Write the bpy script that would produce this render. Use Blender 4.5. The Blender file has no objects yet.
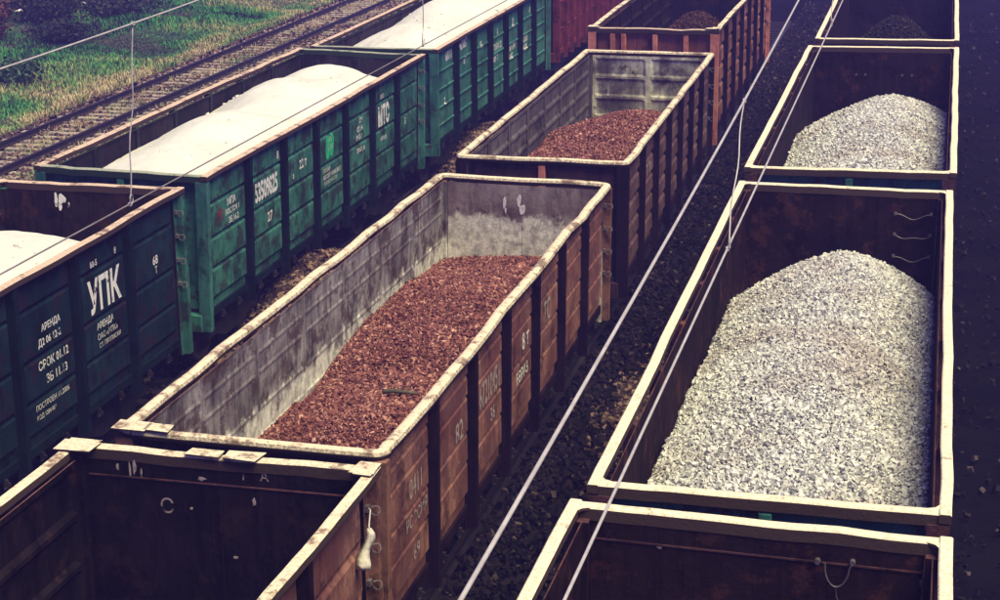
import bpy, bmesh, math, random
import numpy as np
from mathutils import Matrix, Vector

rad = math.radians
S = bpy.context.scene
COL = S.collection
RNG = np.random.default_rng(7)
random.seed(7)

# ------------------------------------------------------------------ camera
cam_d = bpy.data.cameras.new('camera')
cam = bpy.data.objects.new('camera', cam_d)
COL.objects.link(cam)
cam_d.sensor_width = 36.0
cam_d.lens = 36.0 * 1.8512178
cam_d.shift_x = 0.02864
cam_d.clip_end = 3000
c_right = (0.96943661, 0.24501944, -0.01257537)
c_up = (-0.05744837, 0.27653286, 0.95928581)
c_fwd = (-0.23852117, 0.92924434, -0.28215704)
M = Matrix.Identity(4)
for i in range(3):
    M[i][0] = c_right[i]; M[i][1] = c_up[i]; M[i][2] = -c_fwd[i]
M[0][3], M[1][3], M[2][3] = 6.5662, -16.6093, 9.8855
cam.matrix_world = M
S.camera = cam

# ------------------------------------------------------------------ sky, sun, exposure
SUN_EL, SUN_AZ = 64.0, 118.0         # high and veiled, over the viewer's right shoulder
W = bpy.data.worlds.new('World'); S.world = W
W.use_nodes = True
wn = W.node_tree.nodes; wl = W.node_tree.links
bg = wn['Background']
sky = wn.new('ShaderNodeTexSky'); sky.sky_type = 'NISHITA'
sky.sun_disc = False
sky.sun_elevation = rad(SUN_EL); sky.sun_rotation = rad(SUN_AZ)
sky.air_density = 1.0; sky.dust_density = 0.6; sky.ozone_density = 3.0
tint = wn.new('ShaderNodeMix'); tint.data_type = 'RGBA'; tint.blend_type = 'MULTIPLY'; tint.inputs[0].default_value = 1.0
tint.inputs[7].default_value = (0.95, 0.58, 1.40, 1.0)      # the print's violet cast, even over the whole sky
wl.new(sky.outputs['Color'], tint.inputs[6]); wl.new(tint.outputs[2], bg.inputs['Color'])
bg.inputs['Strength'].default_value = 0.085
sd = bpy.data.lights.new('sun', 'SUN'); sun = bpy.data.objects.new('sun', sd); COL.objects.link(sun)
sd.energy = 5.0; sd.angle = rad(42); sd.color = (1.0, 0.91, 0.54)
az, el = rad(SUN_AZ), rad(SUN_EL)
sdir = Vector((math.sin(az) * math.cos(el), math.cos(az) * math.cos(el), math.sin(el)))
sun.rotation_euler = sdir.to_track_quat('Z', 'Y').to_euler()
S.view_settings.view_transform = 'Standard'; S.view_settings.look = 'None'
S.view_settings.gamma = 1.0; S.view_settings.exposure = 0.36

# ------------------------------------------------------------------ node helpers
def new_mat(name):
    m = bpy.data.materials.new(name); m.use_nodes = True
    nt = m.node_tree
    return m, nt, nt.nodes, nt.links, nt.nodes['Principled BSDF']

def c4(c): return (c[0], c[1], c[2], 1.0)

def noise(nt, scale=(1, 1, 1), s=1.0, detail=4.0, rough=0.6, off=(0, 0, 0), vec=None):
    n, l = nt.nodes, nt.links
    if vec is None:
        g = n.new('ShaderNodeNewGeometry'); vec = g.outputs['Position']
    mp = n.new('ShaderNodeMapping'); mp.inputs['Scale'].default_value = scale; mp.inputs['Location'].default_value = off
    l.new(vec, mp.inputs['Vector'])
    t = n.new('ShaderNodeTexNoise'); t.inputs['Scale'].default_value = s
    t.inputs['Detail'].default_value = detail; t.inputs['Roughness'].default_value = rough
    l.new(mp.outputs['Vector'], t.inputs['Vector'])
    return t.outputs['Fac']

def ramp(nt, fac, a, b, va=0.0, vb=1.0):
    n, l = nt.nodes, nt.links
    r = n.new('ShaderNodeMapRange'); r.interpolation_type = 'SMOOTHSTEP'
    r.inputs['From Min'].default_value = a; r.inputs['From Max'].default_value = b
    r.inputs['To Min'].default_value = va; r.inputs['To Max'].default_value = vb
    l.new(fac, r.inputs['Value'])
    return r.outputs['Result']

def math_n(nt, op, a, b):
    m = nt.nodes.new('ShaderNodeMath'); m.operation = op
    for i, v in enumerate((a, b)):
        if isinstance(v, (int, float)): m.inputs[i].default_value = v
        else: nt.links.new(v, m.inputs[i])
    return m.outputs[0]

def mix(nt, fac, a, b, mode='MIX'):
    m = nt.nodes.new('ShaderNodeMix'); m.data_type = 'RGBA'; m.blend_type = mode
    if isinstance(fac, (int, float)): m.inputs[0].default_value = fac
    else: nt.links.new(fac, m.inputs[0])
    for i, v in ((6, a), (7, b)):
        if isinstance(v, tuple): m.inputs[i].default_value = c4(v)
        else: nt.links.new(v, m.inputs[i])
    return m.outputs[2]

def bump(nt, fac, strength, dist, bsdf):
    b = nt.nodes.new('ShaderNodeBump'); b.inputs['Strength'].default_value = strength
    b.inputs['Distance'].default_value = dist
    nt.links.new(fac, b.inputs['Height']); nt.links.new(b.outputs['Normal'], bsdf.inputs['Normal'])

def worn_metal(name, base, alt, rust, rust_amt=0.5, dust=None, rough=0.75, off=0.0, scratch=None, streak=0.6, metal=0.0, grime=0.75):
    """Weathered painted steel: two tones, rust patches, rain streaks; dust=(colour,z0,z1,cover) is dried-on residue of old cargo."""
    m, nt, n, l, b = new_mat(name)
    o = (off, off * 1.7, off * 0.6)
    big = noise(nt, s=0.9, detail=6, rough=0.65, off=o)
    col = mix(nt, ramp(nt, big, 0.38, 0.64), base, alt)
    st = noise(nt, scale=(5, 5, 0.45), s=1.6, detail=5, rough=0.65, off=o)
    col = mix(nt, ramp(nt, st, 0.42, 0.75, 0, streak), col, tuple(x * 0.35 for x in base))
    st2 = noise(nt, scale=(7, 7, 0.6), s=1.9, detail=4, rough=0.6, off=(off + 5, 2, 3))
    col = mix(nt, ramp(nt, st2, 0.60, 0.80, 0, streak * 0.75), col, tuple(min(1, x * 2.0 + 0.008) for x in alt))
    pa = noise(nt, s=2.6, detail=9, rough=0.72, off=(off * 0.3, 4, off))
    col = mix(nt, ramp(nt, pa, 0.62 - rust_amt * 0.25, 0.70 - rust_amt * 0.2, 0, 0.85), col, rust)
    gr = noise(nt, scale=(1, 1, 0.8), s=1.7, detail=10, rough=0.74, off=(off * 2.1, off, 3))
    col = mix(nt, ramp(nt, gr, 0.50, 0.64, 0, grime), col, tuple(x * 0.22 for x in base))
    if scratch:
        sc = noise(nt, scale=(1, 1, 3), s=9.0, detail=8, rough=0.75, off=(3, off, 9))
        col = mix(nt, ramp(nt, sc, 0.66, 0.72, 0, 0.75), col, scratch)
    if dust:
        g = n.new('ShaderNodeNewGeometry'); sx = n.new('ShaderNodeSeparateXYZ'); l.new(g.outputs['Position'], sx.inputs[0])
        zf = ramp(nt, sx.outputs['Z'], dust[1], dust[2], 1.0, 0.0)
        dn = noise(nt, scale=(1, 1, 0.7), s=2.4, detail=9, rough=0.75, off=(off, 7, 1))
        lim = math_n(nt, 'ADD', math_n(nt, 'MULTIPLY', zf, dust[3]), dn)
        dfine = noise(nt, scale=(1, 1, 0.8), s=7.0, detail=10, rough=0.78, off=(off, 2, 8))
        dcol = mix(nt, ramp(nt, dfine, 0.38, 0.60), tuple(x * 0.45 for x in dust[0]), dust[0])
        col = mix(nt, ramp(nt, lim, 0.80, 0.95, 0, 0.92), col, dcol)
    l.new(col, b.inputs['Base Color'])
    b.inputs['Roughness'].default_value = rough
    b.inputs['Metallic'].default_value = metal
    b.inputs['Specular IOR Level'].default_value = 0.02
    bf = math_n(nt, 'ADD', noise(nt, s=22, detail=6, rough=0.7), math_n(nt, 'MULTIPLY', pa, 1.5))
    bf = math_n(nt, 'ADD', bf, math_n(nt, 'MULTIPLY', noise(nt, scale=(1, 1, 0.6), s=3.2, detail=2), 4.0))
    bump(nt, bf, 0.6, 0.014, b)
    return m

def plain(name, col, rough=0.7, metal=0.0, var=0.25, s=8.0):
    m, nt, n, l, b = new_mat(name)
    f = noise(nt, s=s, detail=6, rough=0.7)
    c = mix(nt, ramp(nt, f, 0.35, 0.68), tuple(x * (1 - var) for x in col), tuple(min(1, x * (1 + var)) for x in col))
    l.new(c, b.inputs['Base Color']); b.inputs['Roughness'].default_value = rough; b.inputs['Metallic'].default_value = metal
    b.inputs['Specular IOR Level'].default_value = 0.15
    bump(nt, f, 0.4, 0.01, b)
    return m

def rim_mat(name, col, dirt, amt, off=0.0):
    m, nt, n, l, b = new_mat(name)
    a = noise(nt, s=3.0, detail=9, rough=0.72, off=(off, off, 0))
    c = mix(nt, ramp(nt, a, 0.66 - amt * 0.25, 0.74 - amt * 0.2, 0, 0.85), col, dirt)
    f = noise(nt, s=26, detail=5, rough=0.7, off=(off, 0, 0))
    c = mix(nt, ramp(nt, f, 0.30, 0.62, 0.45, 0.0), c, dirt)
    ch = noise(nt, scale=(1, 1, 1), s=11, detail=10, rough=0.8, off=(off, 3, 1))
    c = mix(nt, ramp(nt, ch, 0.60, 0.66, 0, 0.8), c, tuple(x * 0.7 for x in dirt))
    # dust only settles on what faces up; flanks keep the rusty steel
    g = n.new('ShaderNodeNewGeometry'); sx = n.new('ShaderNodeSeparateXYZ'); l.new(g.outputs['Normal'], sx.inputs[0])
    jit = math_n(nt, 'ADD', sx.outputs['Z'], math_n(nt, 'MULTIPLY', math_n(nt, 'SUBTRACT', f, 0.5), 0.7))
    c = mix(nt, ramp(nt, jit, 0.10, 0.55), tuple(0.35 * x + 0.008 for x in dirt), c)
    l.new(c, b.inputs['Base Color']); b.inputs['Roughness'].default_value = 0.8; b.inputs['Specular IOR Level'].default_value = 0.1
    bump(nt, math_n(nt, 'ADD', a, f), 0.5, 0.015, b)
    return m

def stone_mat(name, cols, rough=0.85):
    """colour picked per stone from attribute rnd"""
    m, nt, n, l, b = new_mat(name)
    at = n.new('ShaderNodeAttribute'); at.attribute_name = 'rnd'
    cr = n.new('ShaderNodeValToRGB'); cr.color_ramp.interpolation = 'LINEAR'
    el_ = cr.color_ramp.elements
    while len(el_) < len(cols): el_.new(0.5)
    for i, (p, c) in enumerate(cols):
        el_[i].position = p; el_[i].color = c4(c)
    l.new(at.outputs['Fac'], cr.inputs['Fac'])
    f = noise(nt, s=60, detail=3)
    c = mix(nt, ramp(nt, f, 0.3, 0.7, 0.25, 0.0), cr.outputs['Color'], (0.03, 0.025, 0.03))
    pt = noise(nt, s=0.75, detail=4, rough=0.6, off=(7, 3, 0))
    c = mix(nt, ramp(nt, pt, 0.45, 0.68, 0.0, 0.55), c, mix(nt, 1.0, c, (0.62, 0.52, 0.50), 'MULTIPLY'))
    l.new(c, b.inputs['Base Color']); b.inputs['Roughness'].default_value = rough
    b.inputs['Specular IOR Level'].default_value = 0.03
    return m

# ------------------------------------------------------------------ mesh helpers
class MB:
    def __init__(s): s.v = []; s.f = []; s.m = []
    def face(s, idx, mi=0): s.f.append(tuple(idx)); s.m.append(mi)
    def box(s, x0, x1, y0, y1, z0, z1, mi=0, bev=0.0):
        if bev <= 0:
            b = len(s.v)
            s.v += [(x0, y0, z0), (x1, y0, z0), (x1, y1, z0), (x0, y1, z0), (x0, y0, z1), (x1, y0, z1), (x1, y1, z1), (x0, y1, z1)]
            for q in ((0, 3, 2, 1), (4, 5, 6, 7), (0, 1, 5, 4), (1, 2, 6, 5), (2, 3, 7, 6), (3, 0, 4, 7)): s.face([b + i for i in q], mi)
        else:   # chamfered top and bottom edges
            r = bev
            ring = [(x0 + r, y0), (x1 - r, y0), (x1, y0 + r), (x1, y1 - r), (x1 - r, y1), (x0 + r, y1), (x0, y1 - r), (x0, y0 + r)]
            b = len(s.v)
            cx, cy = (x0 + x1) / 2, (y0 + y1) / 2
            def ins(p):
                return (min(max(p[0], x0 + r), x1 - r), min(max(p[1], y0 + r), y1 - r))
            for z, inn in ((z0, 1), (z0 + r, 0), (z1 - r, 0), (z1, 1)):
                for p in ring:
                    q = ins(p) if inn else p
                    s.v.append((q[0], q[1], z))
            for k in range(3):
                for i in range(8):
                    j = (i + 1) % 8
                    s.face((b + k * 8 + i, b + k * 8 + j, b + k * 8 + 8 + j, b + k * 8 + 8 + i), mi)
            s.face([b + i for i in range(7, -1, -1)], mi); s.face([b + 24 + i for i in range(8)], mi)
    def prism(s, poly, axis, a0, a1, mi=0, edge_mi={}):
        """poly of 2D points swept along axis: 'z' (x,y) / 'y' (x,z) / 'x' (y,z)"""
        n = len(poly); b = len(s.v)
        for a in (a0, a1):
            for p in poly:
                s.v.append({'z': (p[0], p[1], a), 'y': (p[0], a, p[1]), 'x': (a, p[0], p[1])}[axis])
        for i in range(n):
            j = (i + 1) % n; s.face((b + i, b + j, b + n + j, b + n + i), edge_mi.get(i, mi))
        s.face([b + i for i in range(n - 1, -1, -1)], mi); s.face([b + n + i for i in range(n)], mi)
    def tube(s, pts, r, sides=6, mi=0, closed=False, taper=None):
        pts = [Vector(p) for p in pts]; n = len(pts); b = len(s.v)
        for k, p in enumerate(pts):
            if closed: t = pts[(k + 1) % n] - pts[k - 1]
            else: t = pts[min(k + 1, n - 1)] - pts[max(k - 1, 0)]
            t.normalize()
            u = t.cross(Vector((0, 0, 1)))
            if u.length < 0.1: u = t.cross(Vector((0, 1, 0)))
            u.normalize(); w = t.cross(u)
            rr = r if taper is None else r * (1 + (taper - 1) * k / (n - 1))
            for i in range(sides):
                a = 2 * math.pi * i / sides
                s.v.append(tuple(p + u * math.cos(a) * rr + w * math.sin(a) * rr))
        for k in range(n if closed else n - 1):
            k2 = (k + 1) % n
            for i in range(sides):
                j = (i + 1) % sides
                s.face((b + k * sides + i, b + k * sides + j, b + k2 * sides + j, b + k2 * sides + i), mi)
        if not closed:
            s.face([b + i for i in range(sides - 1, -1, -1)], mi); s.face([b + (n - 1) * sides + i for i in range(sides)], mi)
    def sweep(s, prof, ys, dx, dz, mi=0):
        """profile (x,z) swept along y with per-station offsets"""
        n = len(prof); b = len(s.v)
        for k, y in enumerate(ys):
            for p in prof: s.v.append((p[0] + dx[k], y, p[1] + dz[k]))
        for k in range(len(ys) - 1):
            for i in range(n):
                j = (i + 1) % n
                s.face((b + k * n + i, b + k * n + j, b + (k + 1) * n + j, b + (k + 1) * n + i), mi)
        s.face([b + i for i in range(n - 1, -1, -1)], mi); s.face([b + (len(ys) - 1) * n + i for i in range(n)], mi)
    def mesh(s, name, mats, smooth=False):
        me = bpy.data.meshes.new(name)
        me.from_pydata(s.v, [], s.f)
        for m in mats: me.materials.append(m)
        if any(s.m): me.polygons.foreach_set('material_index', s.m)
        me.update()
        bm = bmesh.new(); bm.from_mesh(me); bmesh.ops.recalc_face_normals(bm, faces=bm.faces); bm.to_mesh(me); bm.free()
        if smooth: me.polygons.foreach_set('use_smooth', [True] * len(me.polygons))
        return me

def obj(name, data, parent=None, loc=(0, 0, 0), rz=0.0):
    o = bpy.data.objects.new(name, data); COL.objects.link(o)
    o.location = loc
    if rz: o.rotation_euler = (0, 0, rz)
    if parent: o.parent = parent
    return o

def tag(o, label, cat=None, group=None, kind=None):
    o['label'] = label
    if cat: o['category'] = cat
    if group: o['group'] = group
    if kind: o['kind'] = kind
    return o

def np_mesh(name, verts, faces, mats, rnd=None, smooth=False):
    """fast mesh from arrays; faces (n,k)"""
    me = bpy.data.meshes.new(name)
    nv, (nf, k) = len(verts), faces.shape
    me.vertices.add(nv); me.vertices.foreach_set('co', np.ascontiguousarray(verts, dtype=np.float32).ravel())
    me.loops.add(nf * k); me.loops.foreach_set('vertex_index', np.ascontiguousarray(faces, dtype=np.int32).ravel())
    me.polygons.add(nf)
    me.polygons.foreach_set('loop_start', np.arange(0, nf * k, k, dtype=np.int32))
    me.polygons.foreach_set('loop_total', np.full(nf, k, dtype=np.int32))
    if rnd is not None:
        a = me.attributes.new('rnd', 'FLOAT', 'POINT'); a.data.foreach_set('value', np.ascontiguousarray(rnd, dtype=np.float32))
    for m in mats: me.materials.append(m)
    me.update(calc_edges=True)
    me.polygons.foreach_set('use_smooth', np.full(nf, bool(smooth)))
    return me

def rand_rot(n, rng):
    q = rng.normal(size=(n, 4)); q /= np.linalg.norm(q, axis=1)[:, None]
    w, x, y, z = q.T
    return np.stack([np.stack([1 - 2 * (y * y + z * z), 2 * (x * y - z * w), 2 * (x * z + y * w)], -1),
                     np.stack([2 * (x * y + z * w), 1 - 2 * (x * x + z * z), 2 * (y * z - x * w)], -1),
                     np.stack([2 * (x * z - y * w), 2 * (y * z + x * w), 1 - 2 * (x * x + y * y)], -1)], 1)

CUBE = np.array([(-1, -1, -1), (1, -1, -1), (1, 1, -1), (-1, 1, -1), (-1, -1, 1), (1, -1, 1), (1, 1, 1), (-1, 1, 1)], float)
CUBEF = np.array([(0, 3, 2, 1), (4, 5, 6, 7), (0, 1, 5, 4), (1, 2, 6, 5), (2, 3, 7, 6), (3, 0, 4, 7)])
def stones(pts, size, rng, flat=0.7):
    """angular broken stones: distorted boxes, random turn"""
    n = len(pts)
    v = CUBE[None] * (1 + rng.uniform(-0.45, 0.25, (n, 8, 3)))
    v *= rng.uniform(0.6, 1.15, (n, 1, 3)) * np.array([1, 1, flat])
    v = np.einsum('nij,nkj->nki', rand_rot(n, rng), v) * (size[:, None, None] * 0.5)
    v += pts[:, None, :]
    f = CUBEF[None] + (np.arange(n) * 8)[:, None, None]
    return v.reshape(-1, 3), f.reshape(-1, 4), np.repeat(rng.random(n), 8)

def vnoise(x, y, seed, scale):
    """smooth value noise on arrays"""
    r = np.random.default_rng(seed); g = r.random((64, 64))
    u, v = x / scale + 100.0, y / scale + 100.0
    i, j = np.floor(u).astype(int), np.floor(v).astype(int)
    a, b = u - i, v - j; a = a * a * (3 - 2 * a); b = b * b * (3 - 2 * b)
    G = lambda p, q: g[p % 64, q % 64]
    return (G(i, j) * (1 - a) + G(i + 1, j) * a) * (1 - b) + (G(i, j + 1) * (1 - a) + G(i + 1, j + 1) * a) * b - 0.5

# ------------------------------------------------------------------ materials
CREAM = (0.78, 0.67, 0.46)
M_rim_c = rim_mat('rim_dusty_cream', CREAM, (0.14, 0.08, 0.06), 0.62, 1)
M_rim_r = rim_mat('rim_pale_dust', (0.84, 0.74, 0.51), (0.17, 0.10, 0.07), 0.24, 4)
M_rim_l = rim_mat('rim_tan_dust', (0.62, 0.47, 0.34), (0.12, 0.065, 0.06), 0.55, 9)
M_rim_g = rim_mat('rim_end_green', (0.35, 0.36, 0.27), (0.04, 0.08, 0.06), 0.6, 13)
M_dark = plain('underframe_black', (0.025, 0.022, 0.025), 0.8)
M_wheel = plain('wheel_steel', (0.08, 0.06, 0.06), 0.6, 0.5)
M_railtop = plain('rail_steel', (0.035, 0.027, 0.03), 0.55, 0.4)
M_sleep_dark = plain('sleeper_oiled_wood', (0.018, 0.0125, 0.014), 0.9, s=5)
M_sleep_lt = plain('sleeper_dry_wood', (0.33, 0.28, 0.21), 0.9, var=0.4, s=5)
M_wire_lt = plain('wire_grey', (0.46, 0.43, 0.40), 0.45, 0.2, 0.15)
M_wire_dk = plain('wire_copper_dull', (0.24, 0.21, 0.20), 0.5, 0.3, 0.2)
M_bolt = plain('bolt_steel', (0.13, 0.11, 0.115), 0.5, 0.4)
M_hook = plain('hook_steel', (0.16, 0.13, 0.13), 0.6, 0.3)
M_latch = plain('latch_iron', (0.03, 0.024, 0.026), 0.7, 0.2, 0.6, 3)
def letter_mat(name, col, wear):
    m, nt, n, l, b = new_mat(name)
    b.inputs['Base Color'].default_value = c4(col); b.inputs['Roughness'].default_value = 0.8
    tr = n.new('ShaderNodeBsdfTransparent'); mx = n.new('ShaderNodeMixShader')
    f = noise(nt, s=7, detail=8, rough=0.75)
    l.new(ramp(nt, f, wear, wear + 0.12), mx.inputs['Fac']); l.new(b.outputs[0], mx.inputs[1]); l.new(tr.outputs[0], mx.inputs[2])
    l.new(mx.outputs[0], n['Material Output'].inputs['Surface'])
    return m
M_paint_w = letter_mat('lettering_white', (0.74, 0.72, 0.64), 0.53)
M_paint_g = plain('marking_bright_green', (0.03, 0.42, 0.16), 0.6, 0, 0.3)
M_paint_r = plain('star_dark_red', (0.13, 0.035, 0.035), 0.7, 0, 0.3)
M_paint_o = letter_mat('lettering_faded', (0.38, 0.30, 0.26), 0.49)

# ------------------------------------------------------------------ lettering
def text_mesh(body, height, bold=0.0, sx=1.0):
    cu = bpy.data.curves.new('txt', 'FONT'); cu.body = body; cu.size = 1.0; cu.offset = bold; cu.resolution_u = 2
    o = bpy.data.objects.new('txt', cu); COL.objects.link(o)
    dg = bpy.context.evaluated_depsgraph_get(); dg.update()
    me = bpy.data.meshes.new_from_object(o.evaluated_get(dg))
    bpy.data.objects.remove(o); bpy.data.curves.remove(cu)
    v = np.array([q.co[:] for q in me.vertices])
    v[:, 0] -= v[:, 0].min(); v[:, 1] -= v[:, 1].min()
    h = v[:, 1].max(); v *= height / h; v[:, 0] *= sx
    fs = [tuple(p.vertices) for p in me.polygons]
    bpy.data.meshes.remove(me)
    return v, fs

def on_panel(name, v2, fs, prof, mat, parent, y0, z0, proud=0.004):
    """lay a flat outline on a ribbed panel: cut at the rib breaks, then push out to the panel surface. parent = panel"""
    bm = bmesh.new()
    vs = [bm.verts.new((0, y0 + p[0], z0 + p[1])) for p in v2]
    for f in fs:
        try: bm.faces.new([vs[i] for i in f])
        except ValueError: pass
    zs = [p[0] for p in prof]
    lo, hi = z0, z0 + max(p[1] for p in v2)
    for z in zs:
        if lo < z < hi:
            bmesh.ops.bisect_plane(bm, geom=bm.verts[:] + bm.edges[:] + bm.faces[:], plane_co=(0, 0, z), plane_no=(0, 0, 1))
    for q in bm.verts: q.co.x = float(np.interp(q.co.z, zs, [p[1] for p in prof])) + proud
    me = bpy.data.meshes.new(name); bm.to_mesh(me); bm.free(); me.materials.append(mat)
    return obj(name, me, parent)

# ------------------------------------------------------------------ gondola wagon
ZB = 1.17      # bottom of the body above rail
POSTD = 0.135
def rib_profile(style, h, nb):
    """(z, outward offset) breaks of a pressed side panel"""
    if style == 'flat': return [(0, 0), (h, 0)]
    p = [(0, 0)]
    if style == 'ledge':
        for k in range(nb):
            z = h * (k + 0.75) / nb
            p += [(z - 0.03, 0), (z - 0.02, 0.03), (z + 0.015, 0.034), (z + 0.03, 0.002)]
        p.append((h, 0)); return p
    d = 0.046
    if isinstance(nb, (list, tuple)):        # pressed fields given as (top, bottom) below the rim; panel top lies 0.10 below it
        for (a, c) in reversed(nb):
            z0, z1 = h + 0.10 - c, h + 0.10 - a
            p += [(z0 - 0.03, 0), (z0, d), (z1, d * 0.85), (z1 + 0.035, 0)]
        p.append((h, 0)); return p
    pitch = (h - 0.1) / nb
    for k in range(nb):
        z = 0.05 + pitch * k
        p += [(z + 0.04, 0), (z + 0.09, d), (z + pitch - 0.06, d * 0.82), (z + pitch - 0.012, 0)]
    p.append((h, 0)); return p

def panel_mesh(name, b, prof, mats, margin=0.05, thick=0.012, inner=1.0):
    """outer face x = prof offset, bay runs y 0..b, z from prof; slot 0 outside, slot 1 inside"""
    mb = MB()
    if len(prof) > 2: ys = [(0, 0), (margin, 0), (margin + 0.07, 1), (b - margin - 0.07, 1), (b - margin, 0), (b, 0)]
    else: ys = [(0, 0), (b, 0)]
    ny, nz = len(ys), len(prof)
    for side in (0, 1):
        for (y, k) in ys:
            for (z, o) in prof: mb.v.append((o * k * (inner if side else 1.0) - (thick if side else 0), y, z))
    for side in (0, 1):
        for i in range(ny - 1):
            for j in range(nz - 1):
                a = side * ny * nz + i * nz + j
                mb.face((a, a + nz, a + nz + 1, a + 1) if side == 0 else (a, a + 1, a + nz + 1, a + nz), side)
    o2 = ny * nz
    for i in range(ny - 1):
        for j in (0, nz - 1):
            a = i * nz + j; mb.face((a, a + o2, a + nz + o2, a + nz), 0)
    for j in range(nz - 1):
        for i in (0, ny - 1):
            a = i * nz + j; mb.face((a, a + 1, a + 1 + o2, a + o2), 0)
    return mb.mesh(name, mats)

def ring_hook_mesh():
    mb = MB()
    mb.box(-0.02, 0.03, -0.035, 0.035, -0.03, 0.03)
    pts = [(0.03 + 0.05 - 0.05 * math.cos(a), 0.0 + 0.02 * math.sin(a * 2), -0.045 * math.sin(a) - 0.02) for a in np.linspace(0, 5.2, 12)]
    mb.tube(pts, 0.009, 5)
    return mb.mesh('hook', [M_hook])
HOOK = ring_hook_mesh()

def latch_mesh():
    mb = MB()
    mb.box(-0.02, 0.035, -0.02, 0.02, -0.10, 0.015)
    mb.prism([(0.0, 0.0), (0.07, -0.03), (0.065, -0.055), (0.0, -0.045)], 'y', -0.009, 0.009)
    mb.box(0.015, 0.03, -0.09, 0.09, -0.095, -0.08)
    return mb.mesh('hatch_latch', [M_latch])
LATCH = latch_mesh()

def wheel_mesh():
    mb = MB(); seg = 28
    prof = [(0.10, -0.09), (0.10, 0.09), (0.36, 0.05), (0.42, 0.065), (0.475, 0.065), (0.478, -0.03), (0.51, -0.045), (0.51, -0.075), (0.42, -0.07), (0.36, -0.02)]
    n = len(prof); b = 0
    for k in range(seg):
        a = 2 * math.pi * k / seg
        for r, x in prof: mb.v.append((x, r * math.cos(a), r * math.sin(a)))
    for k in range(seg):
        for i in range(n):
            mb.face((k * n + i, k * n + (i + 1) % n, ((k + 1) % seg) * n + (i + 1) % n, ((k + 1) % seg) * n + i))
    return mb.mesh('wheel', [M_wheel], True)
WHEEL = wheel_mesh()

def bogie(parent, y):
    mb = MB()
    mb.box(-1.0, 1.0, -0.2, 0.2, 0.62, 0.86)
    e = obj('bogie', mb.mesh('bogie', [M_dark]), parent, (0, y, 0))
    sf = MB()
    sf.prism([(-1.15, 0.42), (-1.15, 0.62), (-0.75, 0.66), (-0.35, 0.86), (0.35, 0.86), (0.75, 0.66), (1.15, 0.62), (1.15, 0.42), (0.8, 0.44), (0.4, 0.30), (-0.4, 0.30), (-0.8, 0.44)], 'x', -0.07, 0.07)
    sm = sf.mesh('side_frame', [M_dark])
    ax = MB(); ax.tube([(-0.95, 0, 0.478), (0.95, 0, 0.478)], 0.075, 8); am = ax.mesh('axle', [M_wheel])
    for s in (-1, 1):
        obj('side_frame', sm, e, (s * 1.02, 0, 0))
        for yy in (-0.925, 0.925):
            obj('wheel', WHEEL, e, (s * 0.79, yy, 0.478), 0 if s < 0 else math.pi)
    for yy in (-0.925, 0.925): obj('axle', am, e, (0, yy, 0))

def wobble(ys, amp, seed):
    r = np.random.default_rng(seed); L = ys[-1]
    ph = r.uniform(0, 6.28, 4)
    kn = np.linspace(0, L, 15); w = np.interp(ys, kn, r.normal(0, 0.8, 15)) + 0.5 * np.sin(np.array(ys) * 1.3 * 6.283 / L + ph[0]) + r.normal(0, 0.10, len(ys))
    t = np.clip(np.minimum(np.array(ys), L - np.array(ys)) / 0.6, 0, 1)
    return w * amp * t

def rounded(x0, x1, z0, z1, r=0.04):
    p = []
    for cx, cz, a0 in ((x1 - r, z1 - r, 0), (x0 + r, z1 - r, 90), (x0 + r, z0 + r, 180), (x1 - r, z0 + r, 270)):
        for a in (0, 45, 90): p.append((cx + r * math.cos(rad(a0 + a)), cz + r * math.sin(rad(a0 + a))))
    return p

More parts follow.
